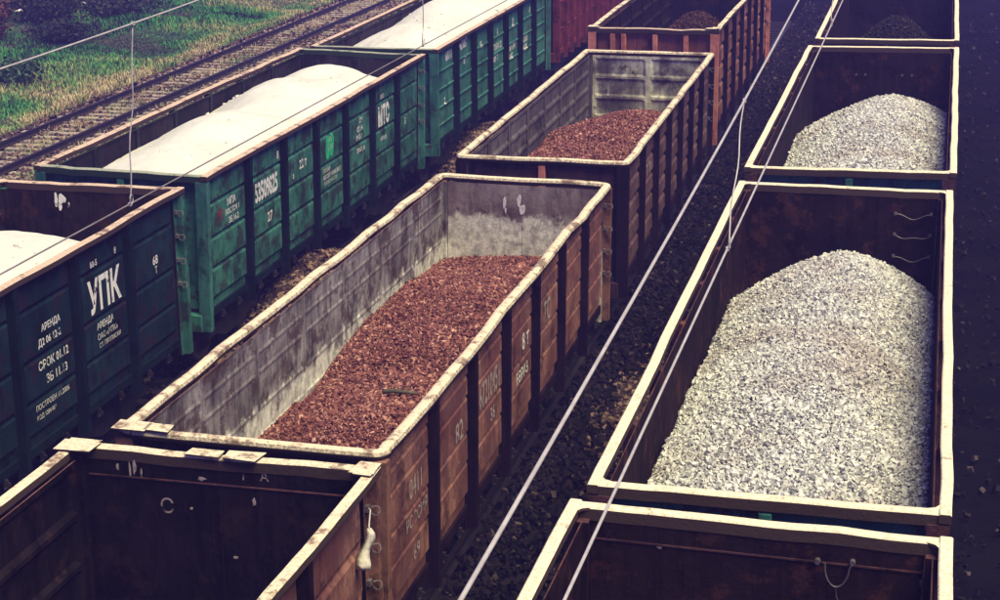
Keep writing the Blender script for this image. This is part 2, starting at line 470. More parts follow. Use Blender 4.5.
def make_wagon(x, y, L, dz, Wd, yaw, roll, label, group, ext, inn, rim, style='pressed', nb=4, bays=7, bend=0.008,
               rimw=0.122, rim_round=False, post_mat=None, end_mat=None, end_in=None, end_style='pressed', end_nb=3, rim_end=None, end_posts=(0.0,),
               hooks=True, seed=1, corner_mat=None, plates=False, end_post_mat=None, loop=0.0, inner=1.0, ledge=False, name='gondola_wagon'):
    H = 3.5 + dz; h = H - ZB
    root = bpy.data.objects.new(name, None); COL.objects.link(root)
    root.empty_display_size = 0.3
    root.location = (x + roll * 3.5, y, 0); root.rotation_euler = (0, -roll, yaw)
    tag(root, label, 'rail wagon', group)
    post_mat = post_mat or ext; end_mat = end_mat or ext; rim_end = rim_end or rim; corner_mat = corner_mat or post_mat
    end_in = end_in or inn
    px = Wd / 2 - 0.012 - POSTD          # outer sheet plane
    cw = 0.24                           # corner post length
    b = (L - 2 * cw) / bays
    ph = h - 0.10
    prof = rib_profile(style, ph, nb)
    pm = panel_mesh('panel', b - 0.004, prof, [ext, inn], inner=inner)
    info = dict(root=root, prof=prof, right=[], H=H, L=L, W=Wd, px=px, b=b, cw=cw, ph=ph)
    for k in range(bays):
        info['right'].append(obj('panel', pm, root, (px, cw + b * k + 0.002, ZB)))
        obj('panel', pm, root, (-px, cw + b * (k + 1) - 0.002, ZB), math.pi)
    po = MB()
    po.prism([(-0.004, -0.10), (0.012, -0.10), (0.014, -0.07), (POSTD, -0.055), (POSTD, 0.055), (0.014, 0.07), (0.012, 0.10), (-0.004, 0.10)], 'z', ZB - 0.32, H - 0.105)
    pom = po.mesh('post', [post_mat])
    for k in range(1, bays):
        obj('post', pom, root, (px, cw + b * k, 0)); obj('post', pom, root, (-px, cw + b * k, 0), math.pi)
    cp = MB()
    cp.prism([(-0.06, 0.0), (POSTD + 0.002, 0.0), (POSTD + 0.002, 0.13), (0.045, 0.15), (0.04, cw - 0.002), (-0.06, cw - 0.002)], 'z', ZB - 0.30, H - 0.105, 0, {4: 1, 5: 1})
    cpm = cp.mesh('corner_post', [corner_mat, inn])
    cp2 = MB()
    cp2.prism([(-0.06, 0.0), (POSTD + 0.002, 0.0), (POSTD + 0.002, -0.13), (0.045, -0.15), (0.04, -cw + 0.002), (-0.06, -cw + 0.002)], 'z', ZB - 0.30, H - 0.105, 0, {4: 1, 5: 1})
    cpm2 = cp2.mesh('corner_post', [corner_mat, inn])
    obj('corner_post', cpm, root, (px, 0, 0)); obj('corner_post', cpm2, root, (-px, 0, 0), math.pi)
    obj('corner_post', cpm2, root, (px, L, 0)); obj('corner_post', cpm, root, (-px, L, 0), math.pi)
    # rims
    ew = Wd / 2 - rimw - 0.003
    if loop:
        path = []
        def seg(p, q, nrm, n_):
            for k in range(n_):
                t = k / n_; path.append((p[0] + (q[0] - p[0]) * t, p[1] + (q[1] - p[1]) * t, nrm, 1.0))
        def arc(cx, cy, a0):
            for k in range(6):
                a = rad(a0 + 90 * k / 6); path.append((cx + loop * math.cos(a), cy + loop * math.sin(a), (math.cos(a), math.sin(a)), 0.3))
        hx = Wd / 2
        seg((hx, loop), (hx, L - loop), (1, 0), 56); arc(hx - loop, L - loop, 0)
        seg((hx - loop, L), (-hx + loop, L), (0, 1), 14); arc(-hx + loop, L - loop, 90)
        seg((-hx, L - loop), (-hx, loop), (-1, 0), 56); arc(-hx + loop, loop, 180)
        seg((-hx + loop, 0), (hx - loop, 0), (0, -1), 14); arc(hx - loop, loop, 270)
        r_ = np.random.default_rng(seed * 7); npath = len(path)
        kn = np.linspace(0, npath, 44)
        def wav(a):
            c = r_.normal(0, a, 44); c[-1] = c[0]
            return np.interp(np.arange(npath), kn, c) + r_.normal(0, a * 0.12, npath)
        wn_, wz_ = wav(bend), wav(bend * 0.5)
        pr = rounded(-rimw, 0, -0.115, 0, 0.05); m_ = len(pr); mb = MB()
        for k, (px_, py_, nr, tp) in enumerate(path):
            for (d_, z_) in pr: mb.v.append((px_ + nr[0] * (d_ + wn_[k] * tp), py_ + nr[1] * (d_ + wn_[k] * tp), H + z_ + wz_[k]))
        for k in range(npath):
            k2 = (k + 1) % npath
            for i_ in range(m_):
                j_ = (i_ + 1) % m_; mb.face((k * m_ + i_, k2 * m_ + i_, k2 * m_ + j_, k * m_ + j_))
        obj('rim', mb.mesh('rim', [rim]), root)
    n = 60; ys = list(np.linspace(0, L, n))
    for s in (() if loop else (-1, 1)):
        mb = MB()
        if rim_round: pr = rounded(-rimw, 0, -0.115, 0, 0.05)
        else: pr = [(-rimw, -0.085), (0, -0.085), (0, -0.012), (-0.012, 0), (-rimw + 0.012, 0), (-rimw, -0.012)]
        if s < 0: pr = [(-p[0], p[1]) for p in pr][::-1]
        dxs = wobble(ys, bend, seed * 3 + s); dzs = wobble(ys, bend * 0.6, seed * 5 + s + 40)
        mb.sweep([(s * Wd / 2 + p[0], H + p[1]) for p in pr], ys, dxs, dzs)
        obj('side_rim', mb.mesh('side_rim', [rim], False), root)
    xs_ = list(np.linspace(-ew, ew, 16))
    for e in (0, 1):
        if not loop:
            mb = MB(); sg = 1 if e == 0 else -1; y0 = 0.015 if e == 0 else L - 0.015
            pr = [(0, -0.12), (0.13, -0.12), (0.13, -0.016), (0.118, -0.004), (0.012, -0.004), (0, -0.016)]
            mb.sweep([(p[0], H + p[1]) for p in pr], xs_, wobble([q + ew for q in xs_], bend * 0.8, seed + 77 + e), wobble([q + ew for q in xs_], bend * 0.7, seed + 99 + e))
            mb.v = [(q[1], y0 + sg * q[0], q[2]) for q in mb.v]
            obj('end_rim', mb.mesh('end_rim', [rim_end]), root)
            # inner corner gussets
            for sx in (-1, 1):
                gm = MB(); gx_ = sx * (ew + 0.02); gl = -sx * 0.13
                gy_ = 0.13 if e == 0 else L - 0.13; gd = 0.13 if e == 0 else -0.13
                gm.prism([(gx_, gy_), (gx_ + gl, gy_), (gx_ + gl * 0.35, gy_ + gd * 0.35), (gx_, gy_ + gd)], 'z', H - 0.03, H - 0.006)
                obj('gusset', gm.mesh('gusset', [rim]), root)
        lm = MB() if ledge else None; ya, yb_ = (0.134, 0.148) if e == 0 else (L - 0.148, L - 0.134)
        if ledge: lm.box(-px + 0.08, px - 0.08, ya, yb_, H - 0.285, H - 0.27); obj('wall_ledge', lm.mesh('wall_ledge', [M_deep]), root)
        # end wall: two sheets, verticals outside
        hw = px - 0.07
        eprof = rib_profile(end_style, h - 0.121, end_nb)
        epm = panel_mesh('end_panel', hw - 0.003, eprof, [end_mat, end_in])
        yw_ = 0.125 if e == 0 else L - 0.125
        for half in (0, 1):
            o = obj('end_panel', epm, root)
            if e == 0: o.location = (-hw if half == 0 else 0.003, yw_, ZB); o.rotation_euler = (0, 0, -math.pi / 2)
            else: o.location = (hw if half == 0 else -0.003, yw_, ZB); o.rotation_euler = (0, 0, math.pi / 2)
            if e == 0: o.location.x += 0.0
        # rotation -90 about z sends +x to -y and +y to +x : sheets face outward
        for xp in end_posts:
            m2 = MB(); a, c = (0.018, 0.122) if e == 0 else (L - 0.122, L - 0.018)
            m2.box(xp * Wd / 2 - 0.06, xp * Wd / 2 + 0.06, a, c, ZB - 0.1, H - 0.143, bev=0.01)
            obj('end_post', m2.mesh('end_post', [end_post_mat or end_mat]), root)
        m3 = MB(); a, c = (-0.02, 0.20) if e == 0 else (L - 0.20, L + 0.02)
        m3.box(-Wd / 2 + 0.16, Wd / 2 - 0.16, a, c, ZB - 0.32, ZB - 0.02, bev=0.015)
        obj('end_sill', m3.mesh('end_sill', [end_mat]), root)
        # coupler
        m4 = MB(); d = -1 if e == 0 else 1; ye = -0.02 if e == 0 else L + 0.02
        m4.box(-0.11, 0.11, min(ye, ye + d * 0.35), max(ye, ye + d * 0.35), ZB - 0.29, ZB - 0.07)
        m4.prism([(-0.2, ye + d * 0.33), (-0.22, ye + d * 0.52), (-0.05, ye + d * 0.50), (0.02, ye + d * 0.42), (0.2, ye + d * 0.53), (0.2, ye + d * 0.33)], 'z', ZB - 0.34, ZB - 0.02)
        obj('coupler', m4.mesh('coupler', [M_dark]), root)
    # corner plates over the mitre
    for sx in ((-1, 1) if plates else ()):
        for e in (0, 1):
            r = random.Random(seed * 10 + sx + 2 * e)
            mb = MB(); l1, l2 = r.uniform(0.22, 0.36), r.uniform(0.15, 0.20)
            pl = [(0, 0), (l1, 0.01), (l1 - 0.03, l2 * 0.8), (l2 * 0.9, l2), (l2, l2 * 1.6), (0.01, l2 * 1.7)]
            pl = [(sx * (Wd / 2 + 0.006 - p[0]), (-0.006 + p[1]) if e == 0 else (L + 0.006 - p[1])) for p in pl]
            mb.prism(pl, 'z', H + 0.004 + bend * 0.5, H + 0.018 + bend * 0.5)
            obj('corner_plate', mb.mesh('corner_plate', [rim]), root)
    fl = MB(); fl.box(-px + 0.02, px - 0.02, 0.12, L - 0.12, ZB + 0.0, ZB + 0.05); obj('floor', fl.mesh('floor', [inn]), root)
    for s in (-1, 1):
        mb = MB(); xa, xb = sorted((s * (px - 0.10), s * (px + 0.03)))
        mb.box(xa, xb, 0.24, L - 0.24, ZB - 0.15, ZB - 0.002, bev=0.01); obj('side_sill', mb.mesh('side_sill', [post_mat]), root)
        for k in range(bays):
            for q in (0.3, 0.72):
                obj('hatch_latch', LATCH, root, (s * (px + 0.03), cw + b * (k + q), ZB - 0.15), 0 if s > 0 else math.pi)
    cs = MB(); cs.box(-0.25, 0.25, 0.25, L - 0.25, ZB - 0.45, ZB - 0.01); obj('centre_sill', cs.mesh('centre_sill', [M_dark]), root)
    bogie(root, 2.05); bogie(root, L - 2.05)
    if hooks:
        for yy in (L - 0.19,):
            for zz in (0.36, 0.74, 1.12, 1.50):
                obj('hook', HOOK, root, (px + 0.05, yy, ZB + h - zz))
    return info

def write(w, bay, items, mat=None):
    """items: (text, height, y fraction, z below rim, bold, squeeze)"""
    pan = w['right'][bay]
    for it in items:
        body, hgt, fy, zd = it[:4]; bold = it[4] if len(it) > 4 else 0.0; sq = it[5] if len(it) > 5 else 1.0
        m = it[6] if len(it) > 6 else (mat or M_paint_w)
        v, fs = text_mesh(body, hgt, bold, sq)
        y0 = 0.12 + fy * (w['b'] - 0.24)
        wmax = w['b'] - 0.09 - y0
        if v[:, 0].max() > wmax: v[:, 0] *= wmax / v[:, 0].max()
        on_panel('lettering', v, fs, w['prof'], m, pan, y0, w['H'] - zd - hgt - ZB)

def blob(w, bay, pts, mat, fy, zd, name='paint_mark'):
    v = np.array([(p[0], p[1]) for p in pts])
    on_panel(name, v, [tuple(range(len(pts)))], w['prof'], mat, w['right'][bay], 0.12 + fy * (w['b'] - 0.24), w['H'] - zd - ZB)

# wagon paints
M_green = worn_metal('green_paint', (0.028, 0.105, 0.080), (0.055, 0.19, 0.135), (0.03, 0.03, 0.035), 0.6, off=2, scratch=(0.26, 0.36, 0.27), grime=0.62)
M_green2 = worn_metal('green_blue_paint', (0.035, 0.13, 0.105), (0.06, 0.20, 0.155), (0.06, 0.07, 0.08), 0.3, off=12, scratch=(0.16, 0.24, 0.2))
M_teal = worn_metal('dark_teal_paint', (0.006, 0.017, 0.024), (0.012, 0.031, 0.038), (0.022, 0.012, 0.02), 0.5, off=21, scratch=(0.06, 0.085, 0.085))  # dark teal paint, deepened so its colour also carries the vignette
M_post_gr = worn_metal('dark_green_post', (0.005, 0.011, 0.016), (0.008, 0.018, 0.022), (0.012, 0.009, 0.012), 0.3, off=5)
M_deep2 = worn_metal('shaded_brown_end', (0.05, 0.026, 0.028), (0.07, 0.035, 0.034), (0.10, 0.04, 0.03), 0.3, off=107)  # brown end sheet, with the recess shade under the rim in its colour
M_in_Cm = worn_metal('shade_toned_rust_lining', (0.008, 0.006, 0.008), (0.017, 0.011, 0.013), (0.028, 0.014, 0.013), 0.35, off=109, scratch=(0.07, 0.055, 0.055), streak=0.9)  # dark rust, with this wagon's inner shadow and vignette put into the colour
M_in_pur = worn_metal('bare_rusty_lining', (0.018, 0.015, 0.022), (0.036, 0.030, 0.038), (0.026, 0.018, 0.022), 0.4, off=31, scratch=(0.11, 0.10, 0.105))
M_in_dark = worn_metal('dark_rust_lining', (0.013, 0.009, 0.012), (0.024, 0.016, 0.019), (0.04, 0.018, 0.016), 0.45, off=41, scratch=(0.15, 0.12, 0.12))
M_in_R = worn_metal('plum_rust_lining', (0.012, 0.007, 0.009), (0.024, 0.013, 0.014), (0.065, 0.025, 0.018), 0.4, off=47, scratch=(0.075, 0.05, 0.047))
M_in_grey = worn_metal('grey_scoured_lining', (0.13, 0.108, 0.108), (0.33, 0.30, 0.275), (0.075, 0.045, 0.045), 0.55,
                       dust=((0.82, 0.81, 0.66), 1.35, 3.0, 0.64), off=51, scratch=(0.40, 0.38, 0.32), streak=0.8)
M_end_C0 = worn_metal('dusty_end_lining', (0.19, 0.135, 0.13), (0.34, 0.28, 0.24), (0.10, 0.06, 0.06), 0.4,
                      dust=((0.88, 0.86, 0.68), 2.0, 3.05, 0.78), off=56, streak=0.7)
M_in_C1 = worn_metal('grey_violet_lining', (0.09, 0.075, 0.082), (0.15, 0.13, 0.13), (0.08, 0.055, 0.06), 0.45,
                     dust=((0.38, 0.37, 0.32), 1.9, 3.0, 0.22), off=61, scratch=(0.26, 0.25, 0.22))
M_end_C1 = worn_metal('pale_patched_end', (0.13, 0.11, 0.105), (0.85, 0.85, 0.58), (0.07, 0.05, 0.055), 0.25, off=66, grime=0.5)
M_brown = worn_metal('rust_brown_paint', (0.15, 0.058, 0.052), (0.30, 0.145, 0.105), (0.13, 0.06, 0.055), 0.6, off=71, scratch=(0.42, 0.34, 0.28))
M_brown_post = worn_metal('dark_brown_post', (0.014, 0.007, 0.010), (0.022, 0.011, 0.013), (0.012, 0.007, 0.010), 0.3, off=75)
M_brown_cor = worn_metal('brown_corner', (0.20, 0.09, 0.06), (0.24, 0.12, 0.08), (0.09, 0.04, 0.04), 0.5, off=78)
M_mauve = worn_metal('mauve_brown_paint', (0.11, 0.06, 0.062), (0.16, 0.095, 0.09), (0.09, 0.045, 0.05), 0.55, off=81, scratch=(0.3, 0.24, 0.2))
M_red = worn_metal('red_oxide_paint', (0.15, 0.06, 0.055), (0.30, 0.15, 0.12), (0.16, 0.06, 0.05), 0.35, off=91, scratch=(0.42, 0.3, 0.24))
M_red_end = worn_metal('red_oxide_end_lit', (0.55, 0.19, 0.12), (0.62, 0.24, 0.16), (0.30, 0.10, 0.07), 0.25, off=93, grime=0.4)  # red oxide lightened in colour so posts and corners look lit
M_red_in = worn_metal('red_oxide_recess_shade', (0.22, 0.08, 0.06), (0.28, 0.10, 0.08), (0.12, 0.05, 0.04), 0.3, off=94)  # same red kept darker: shade of the recess painted in
M_maroon = worn_metal('maroon_paint', (0.15, 0.03, 0.035), (0.20, 0.045, 0.05), (0.07, 0.02, 0.03), 0.4, off=95)
M_deep = worn_metal('deep_brown_paint', (0.075, 0.035, 0.04), (0.10, 0.05, 0.05), (0.15, 0.06, 0.045), 0.4, off=99, scratch=(0.2, 0.15, 0.14))
M_Rend = worn_metal('end_dark_green', (0.035, 0.15, 0.11), (0.05, 0.20, 0.14), (0.04, 0.03, 0.035), 0.45, off=103, scratch=(0.3, 0.3, 0.25))

XC, XR, XL = 0.0, 5.2919, -6.2547
gL, gC, gR = 'wagons of the left train', 'wagons of the middle train', 'wagons of the right train'
def place(x, xo, y, L, yaw, Wd):   # fitted about the wagon's middle -> root sits at the near end
    return x + xo + yaw * L / 2, y
def wagon(track, xo, y, L, dz, Wd, yaw, roll, *a, **k):
    x, yy = place(track, xo, y, L, yaw, Wd)
    return make_wagon(x, yy, L, dz, Wd, yaw, roll, *a, **k)

Cm = wagon(XC, 0.0726, -13.81, 12.754, -0.015, 3.172, -0.0028, -0.0005, 'empty rusty brown wagon cut off by the lower left corner, rag hanging on its side', gC,
           M_brown, M_in_Cm, M_rim_c, bend=0.014, end_style='flat', seed=11, rimw=0.115, plates=True, ledge=True, end_mat=M_deep2, post_mat=M_brown_post, corner_mat=M_brown_cor)
C0 = wagon(XC, -0.0302, 0.0, 12.557, -0.295, 2.974, -0.0065, -0.0112, 'battered brown wagon half full of reddish ore chips, with bent dusty rim', gC,
           M_brown, M_in_grey, M_rim_c, nb=[(0.15, 0.33), (0.41, 0.59), (0.67, 1.05), (1.13, 1.42), (1.50, 1.84)], bend=0.013, loop=0.2, inner=0.2, seed=5, rimw=0.142, end_post_mat=M_brown_cor, post_mat=M_brown_post, corner_mat=M_brown_cor, end_mat=M_deep2, end_in=M_end_C0, end_style='flat')
C1 = wagon(XC, 0.0302, 13.70, 12.12, -0.223, 3.044, 0.0031, -0.0046, 'mauve-brown wagon of red ore with pale patched far end wall', gC,
           M_mauve, M_in_C1, M_rim_c, nb=5, bend=0.009, loop=0.12, inner=0.6, seed=17, rimw=0.135, end_post_mat=M_red_end, post_mat=M_brown_post, end_mat=M_deep2, end_in=M_end_C1, end_nb=4)
C2 = wagon(XC, -0.0727, 26.94, 12.754, 0.1215, 3.137, -0.0029, 0.0037, 'red oxide wagon with ribbed end at the back of the middle train', gC,
           M_red, M_in_dark, M_rim_c, nb=5, bend=0.016, seed=23, post_mat=M_brown_post, corner_mat=M_red_end, end_mat=M_red_in, end_post_mat=M_red_end, plates=True, rim_end=M_rim_l, end_style='flat', end_posts=(-0.62, -0.45, 0.03, 0.5))
Rm = wagon(XR, 0.0049, -15.068, 12.75, 0.3215, 3.152, -0.001, -0.018, 'empty dark wagon in front of the grey gravel wagons, wire loop on its end wall', gR,
           M_deep, M_in_R, M_rim_r, bend=0.008, style='flat', end_style='flat', seed=31, ledge=True, hooks=False, rimw=0.11)
R0 = wagon(XR, -0.0208, -1.293, 12.641, 0.06, 3.196, 0.0022, -0.0043, 'nearer gravel wagon with straight pale rims and dark green near end', gR,
           M_deep, M_in_R, M_rim_r, bend=0.006, style='flat', end_style='flat', seed=37, end_mat=M_Rend, hooks=False, rimw=0.108)
R1 = wagon(XR, -0.0131, 12.436, 13.03, 0.064, 3.283, -0.0022, 0.0119, 'farther gravel wagon with pale rims and bright green near end beam', gR,
           M_deep, M_in_dark, M_rim_r, bend=0.006, style='flat', end_style='flat', seed=41, end_mat=M_Rend, end_in=M_in_R, hooks=False, rimw=0.108)
R2 = wagon(XR, 0.0289, 26.607, 12.75, 0.05, 3.22, 0.0013, 0.0086, 'dark wagon with a low dark mound behind the gravel wagons', gR,
           M_deep, M_in_dark, M_rim_r, bend=0.006, style='flat', end_style='flat', seed=43, hooks=False, rimw=0.105)
Lm = wagon(XL, 0.0198, -3.3725, 12.75, 0.04, 3.144, -0.0007, 0.0009, 'dark teal wagon of white powder lettered УПК on its side', gL,
           M_teal, M_in_dark, M_rim_l, nb=[(0.16, 0.46), (0.56, 1.16), (1.26, 1.72), (1.82, 2.18)], bend=0.012, seed=51, post_mat=M_post_gr, corner_mat=M_green, end_style='flat')
L0 = wagon(XL, 0.0186, 10.484, 12.894, -0.012, 3.0475, -0.0044, -0.0211, 'bright green wagon of white powder numbered 53509825', gL,
           M_green, M_in_pur, M_rim_l, nb=[(0.16, 0.50), (0.60, 1.08), (1.18, 1.60), (1.70, 2.12)], bend=0.012, seed=53, post_mat=M_post_gr, corner_mat=M_green2, rim_end=M_rim_g, end_mat=M_Rend, end_style='flat')
L1 = wagon(XL, -0.0094, 24.50, 12.75, -0.1145, 3.113, -0.0005, -0.003, 'blue-green wagon of white powder with smooth ledged sides', gL,
           M_green2, M_in_pur, M_rim_l, style='ledge', nb=5, bend=0.006, seed=59, post_mat=M_post_gr, corner_mat=M_green2, rim_end=M_rim_g, end_mat=M_Rend, hooks=False, end_style='flat')
L2 = wagon(XL, 0.0, 38.45, 12.75, 0.25, 3.13, 0, 0, 'maroon wagon with close-set posts behind the green wagons', gL,
           M_maroon, M_in_dark, M_rim_l, style='ledge', nb=3, bays=12, seed=61, hooks=False)

# ------------------------------------------------------------------ lettering on the wagons
write(Lm, 5, [('80-5', 0.09, 0.28, 0.36, 0.012), ('8', 0.10, 0.80, 0.34, 0.012), ('УПК', 0.50, 0.20, 0.62, 0.028, 0.80), ('АРЕНДА', 0.12, 0.34, 1.28, 0.016), ('ОАО «УПК»', 0.09, 0.34, 1.44), ('СТ. ПРИПИСКИ', 0.07, 0.36, 1.58)])
write(Lm, 4, [('АРЕНДА', 0.12, 0.42, 0.80, 0.018), ('Д2 06 12-2', 0.13, 0.34, 0.98, 0.016), ('СРОК 01.12', 0.13, 0.32, 1.28, 0.016), ('ЗБ 11.13', 0.13, 0.44, 1.50, 0.012), ('ПОСТРОЕН 11.2006', 0.08, 0.22, 1.84), ('КОД 1284 001', 0.08, 0.22, 1.98)])
write(Lm, 6, [('68', 0.14, 0.50, 0.83, 0.012), ('Т', 0.11, 0.54, 1.0)])
for k in (3, 2): write(Lm, k, [('ТАРА 23,5', 0.12, 0.3, 1.2), ('69 т', 0.14, 0.4, 1.5)])
star = [((0.17 if i % 2 == 0 else 0.08) * math.cos(math.pi / 2 + i * math.pi / 5), (0.17 if i % 2 == 0 else 0.08) * math.sin(math.pi / 2 + i * math.pi / 5)) for i in range(10)]
blob(L0, 0, star, M_paint_r, 0.26, 0.80, 'star')
write(L0, 0, [('МПА', 0.13, 0.48, 0.61, 0.022), ('ВОСТОК 1', 0.10, 0.42, 0.79, 0.014), ('ЗБ 16.2', 0.11, 0.50, 0.94, 0.014)])
write(L0, 1, [('53509825', 0.36, 0.16, 0.66, 0.034, 0.62), ('8', 0.15, 0.88, 0.30, 0.014), ('27', 0.18, 0.54, 1.30, 0.014)])
write(L0, 2, [('22 т', 0.17, 0.50, 0.72, 0.018), ('0', 0.10, 0.26, 0.90, 0.01)])
blob(L0, 3, [(0.0, 0.02), (0.10, -0.02), (0.22, 0.05), (0.36, 0.0), (0.46, 0.14), (0.50, 0.34), (0.40, 0.46), (0.24, 0.42), (0.08, 0.44), (-0.02, 0.25)], M_paint_g, 0.34, 1.03)
write(L0, 3, [('РО', 0.12, 0.46, 0.61, 0.022), ('5.РК', 0.11, 0.42, 0.77, 0.018), ('ГРУЗ 69', 0.09, 0.22, 1.19, 0.01), ('АВТОРЕЖИМ ВКЛ', 0.09, 0.22, 1.32, 0.01), ('ТОРМОЗ НА ОСИ', 0.07, 0.24, 1.45)])
write(L0, 4, [('СЭ', 0.12, 0.56, 0.61, 0.02), ('07.14', 0.12, 0.46, 0.77, 0.018), ('ВЧД-3', 0.12, 0.42, 0.94, 0.018), ('ПРИП. 81', 0.10, 0.44, 1.22, 0.012)])
write(L0, 5, [('МТС', 0.45, 0.24, 0.615, 0.045, 0.66), ('ООО', 0.09, 0.34, 0.39, 0.012), ('АРЕНДА', 0.10, 0.34, 1.30, 0.012)])
write(L0, 6, [('3', 0.16, 0.36, 1.2, 0.02)])
write(L1, 0, [('6871', 0.24, 0.56, 0.24, 0.03), ('2', 0.16, 0.44, 1.3, 0.02)])
write(L1, 1, [('42085', 0.26, 0.28, 0.16, 0.03, 0.8), ('В', 0.18, 0.54, 0.62, 0.02)])
write(L1, 2, [('ЗБ', 0.16, 0.46, 0.5, 0.02)])
write(L1, 3, [('8', 0.16, 0.56, 0.42, 0.02), ('ТАРА 22', 0.18, 0.3, 0.80, 0.02), ('69 т', 0.22, 0.3, 1.06, 0.025)])
write(L1, 4, [('Д', 0.24, 0.56, 0.40, 0.03), ('МТРИ', 0.20, 0.36, 1.06, 0.025), ('1407', 0.16, 0.36, 1.32, 0.02)])
write(L1, 5, [('8', 0.18, 0.84, 0.36, 0.02), ('ООО', 0.2, 0.34, 1.08, 0.03), ('НПК', 0.18, 0.34, 1.34, 0.025)])
write(C0, 0, [('0411', 0.24, 0.50, 0.74, 0.01, 0.8), ('РОССИЯ', 0.15, 0.42, 1.16, 0.01), ('69', 0.18, 0.6, 1.56, 0.01)], M_paint_o)
write(C0, 1, [('82', 0.26, 0.62, 0.80, 0.01), ('7', 0.16, 0.7, 1.3)], M_paint_o)
write(C0, 2, [('67210451', 0.34, 0.22, 0.69, 0.02, 0.6), ('36', 0.18, 0.6, 1.18, 0.012)], M_paint_o)
write(C0, 3, [('8 т', 0.24, 0.62, 0.74, 0.01), ('ЕВРАЗ', 0.17, 0.40, 1.20, 0.016)], M_paint_w)
write(C0, 4, [('ТС', 0.34, 0.36, 0.69, 0.03, 0.8)], M_paint_o)
write(C1, 1, [('7 21', 0.3, 0.4, 0.6, 0.03)], M_paint_o)

# ------------------------------------------------------------------ small steel on end walls
def on_end(w, name, pts, r, mat):
    """wire on the inside of a wagon's far end wall; pts (x,z below rim) in wagon space"""
    mb = MB(); mb.tube([(p[0], w['L'] - 0.16 - (p[2] if len(p) > 2 else 0), w['H'] - p[1]) for p in pts], r, 5)
    return obj(name, mb.mesh(name, [mat]), w['root'])
def bolt_end(w, x, zd):
    mb = MB(); seg = 8; pts = [(0.024 * math.cos(6.283 * i / seg), 0.024 * math.sin(6.283 * i / seg)) for i in range(seg)]
    mb.prism([(x + p[0], w['H'] - zd + p[1]) for p in pts], 'y', w['L'] - 0.19, w['L'] - 0.130)
    obj('bolt', mb.mesh('bolt', [M_bolt]), w['root'])
for zd in (0.36, 0.68, 1.02):
    bolt_end(R0, 0.78, zd); bolt_end(R0, 1.30, zd - 0.01)
    on_end(R0, 'tie_wire', [(0.78 + 0.52 * t, zd + 0.06 * math.sin(t * 3.14) + 0.02 * math.sin(t * 9 + zd * 9), 0.02) for t in np.linspace(0, 1, 10)], 0.008, M_bolt)
bolt_end(Rm, 0.52, 0.26); bolt_end(Rm, 0.80, 0.24)
on_end(Rm, 'tie_wire', [(0.52 + 0.06 + 0.10 * (1 - math.cos(a)), 0.26 + 0.20 * math.sin(a), 0.03) for a in np.linspace(0, 3.0, 12)] + [(0.80, 0.25, 0.03)], 0.009, M_bolt)
on_end(Rm, 'tie_wire', [(0.68, 0.45, 0.03), (0.69, 0.55, 0.03), (0.73, 0.63, 0.02), (0.80, 0.66, 0.02)], 0.006, M_bolt)
bolt_end(Rm, 1.36, 0.36)
on_end(Rm, 'tie_wire', [(1.36, 0.38, 0.03), (1.37, 0.5, 0.04), (1.42, 0.56, 0.02)], 0.007, M_bolt)
for x in (-0.55, -0.35, 0.45, 0.66): bolt_end(R1, x, 0.62)

def flake(w, name, mat, cx, zd, sx, sz, seed):
    r = random.Random(seed); n = 9; pts = []
    for i in range(n):
        a = 6.283 * i / n; q = r.uniform(0.55, 1.1); pts.append((cx + sx * q * math.cos(a), w['H'] - zd + sz * q * math.sin(a)))
    mb = MB(); mb.prism(pts, 'y', w['L'] - 0.1435, w['L'] - 0.1380)
    obj(name, mb.mesh(name, [mat]), w['root'])
for i, (cx, zd, sx, sz) in enumerate([(-0.30, 0.42, 0.03, 0.13), (-0.05, 0.38, 0.045, 0.12), (0.0, 0.52, 0.05, 0.12), (-0.28, 0.56, 0.02, 0.06)]): flake(C0, 'paint_splash', M_paint_w, cx, zd, sx, sz, i)
for i, (cx, zd, sx, sz) in enumerate([(-0.55, 0.26, 0.03, 0.12), (-0.48, 0.30, 0.04, 0.16), (-0.43, 0.24, 0.05, 0.09), (-0.34, 0.34, 0.02, 0.05)]): flake(Lm, 'paint_splash', M_paint_w, cx, zd, sx, sz, i + 20)
for i, (cx, zd, sx, sz) in enumerate([(-1.05, 0.18, 0.014, 0.05), (-0.92, 0.20, 0.012, 0.09), (-0.87, 0.16, 0.02, 0.10), (-0.80, 0.22, 0.012, 0.06), (0.25, 0.18, 0.012, 0.05), (0.13, 1.02, 0.04, 0.02), (-0.18, 0.23, 0.05, 0.02), (-0.30, 0.55, 0.02, 0.02), (0.35, 0.42, 0.02, 0.05)]): flake(Cm, 'paint_splash', M_paint_o, cx, zd, sx, sz, i + 40)
def chalk(w, txt, x, zd, hgt):
    v, fs = text_mesh(txt, hgt)
    me = bpy.data.meshes.new('chalk_mark'); me.from_pydata([(x + p[0], w['L'] - 0.1400, w['H'] - zd + p[1]) for p in v], [], fs); me.materials.append(M_paint_o)
    obj('chalk_mark', me, w['root'])
chalk(Cm, 'А', 0.42, 0.20, 0.10); chalk(Cm, 'С', -0.62, 0.62, 0.16)
flake(Rm, 'paint_splash', M_paint_o, -0.78, 0.30, 0.03, 0.015, 3)
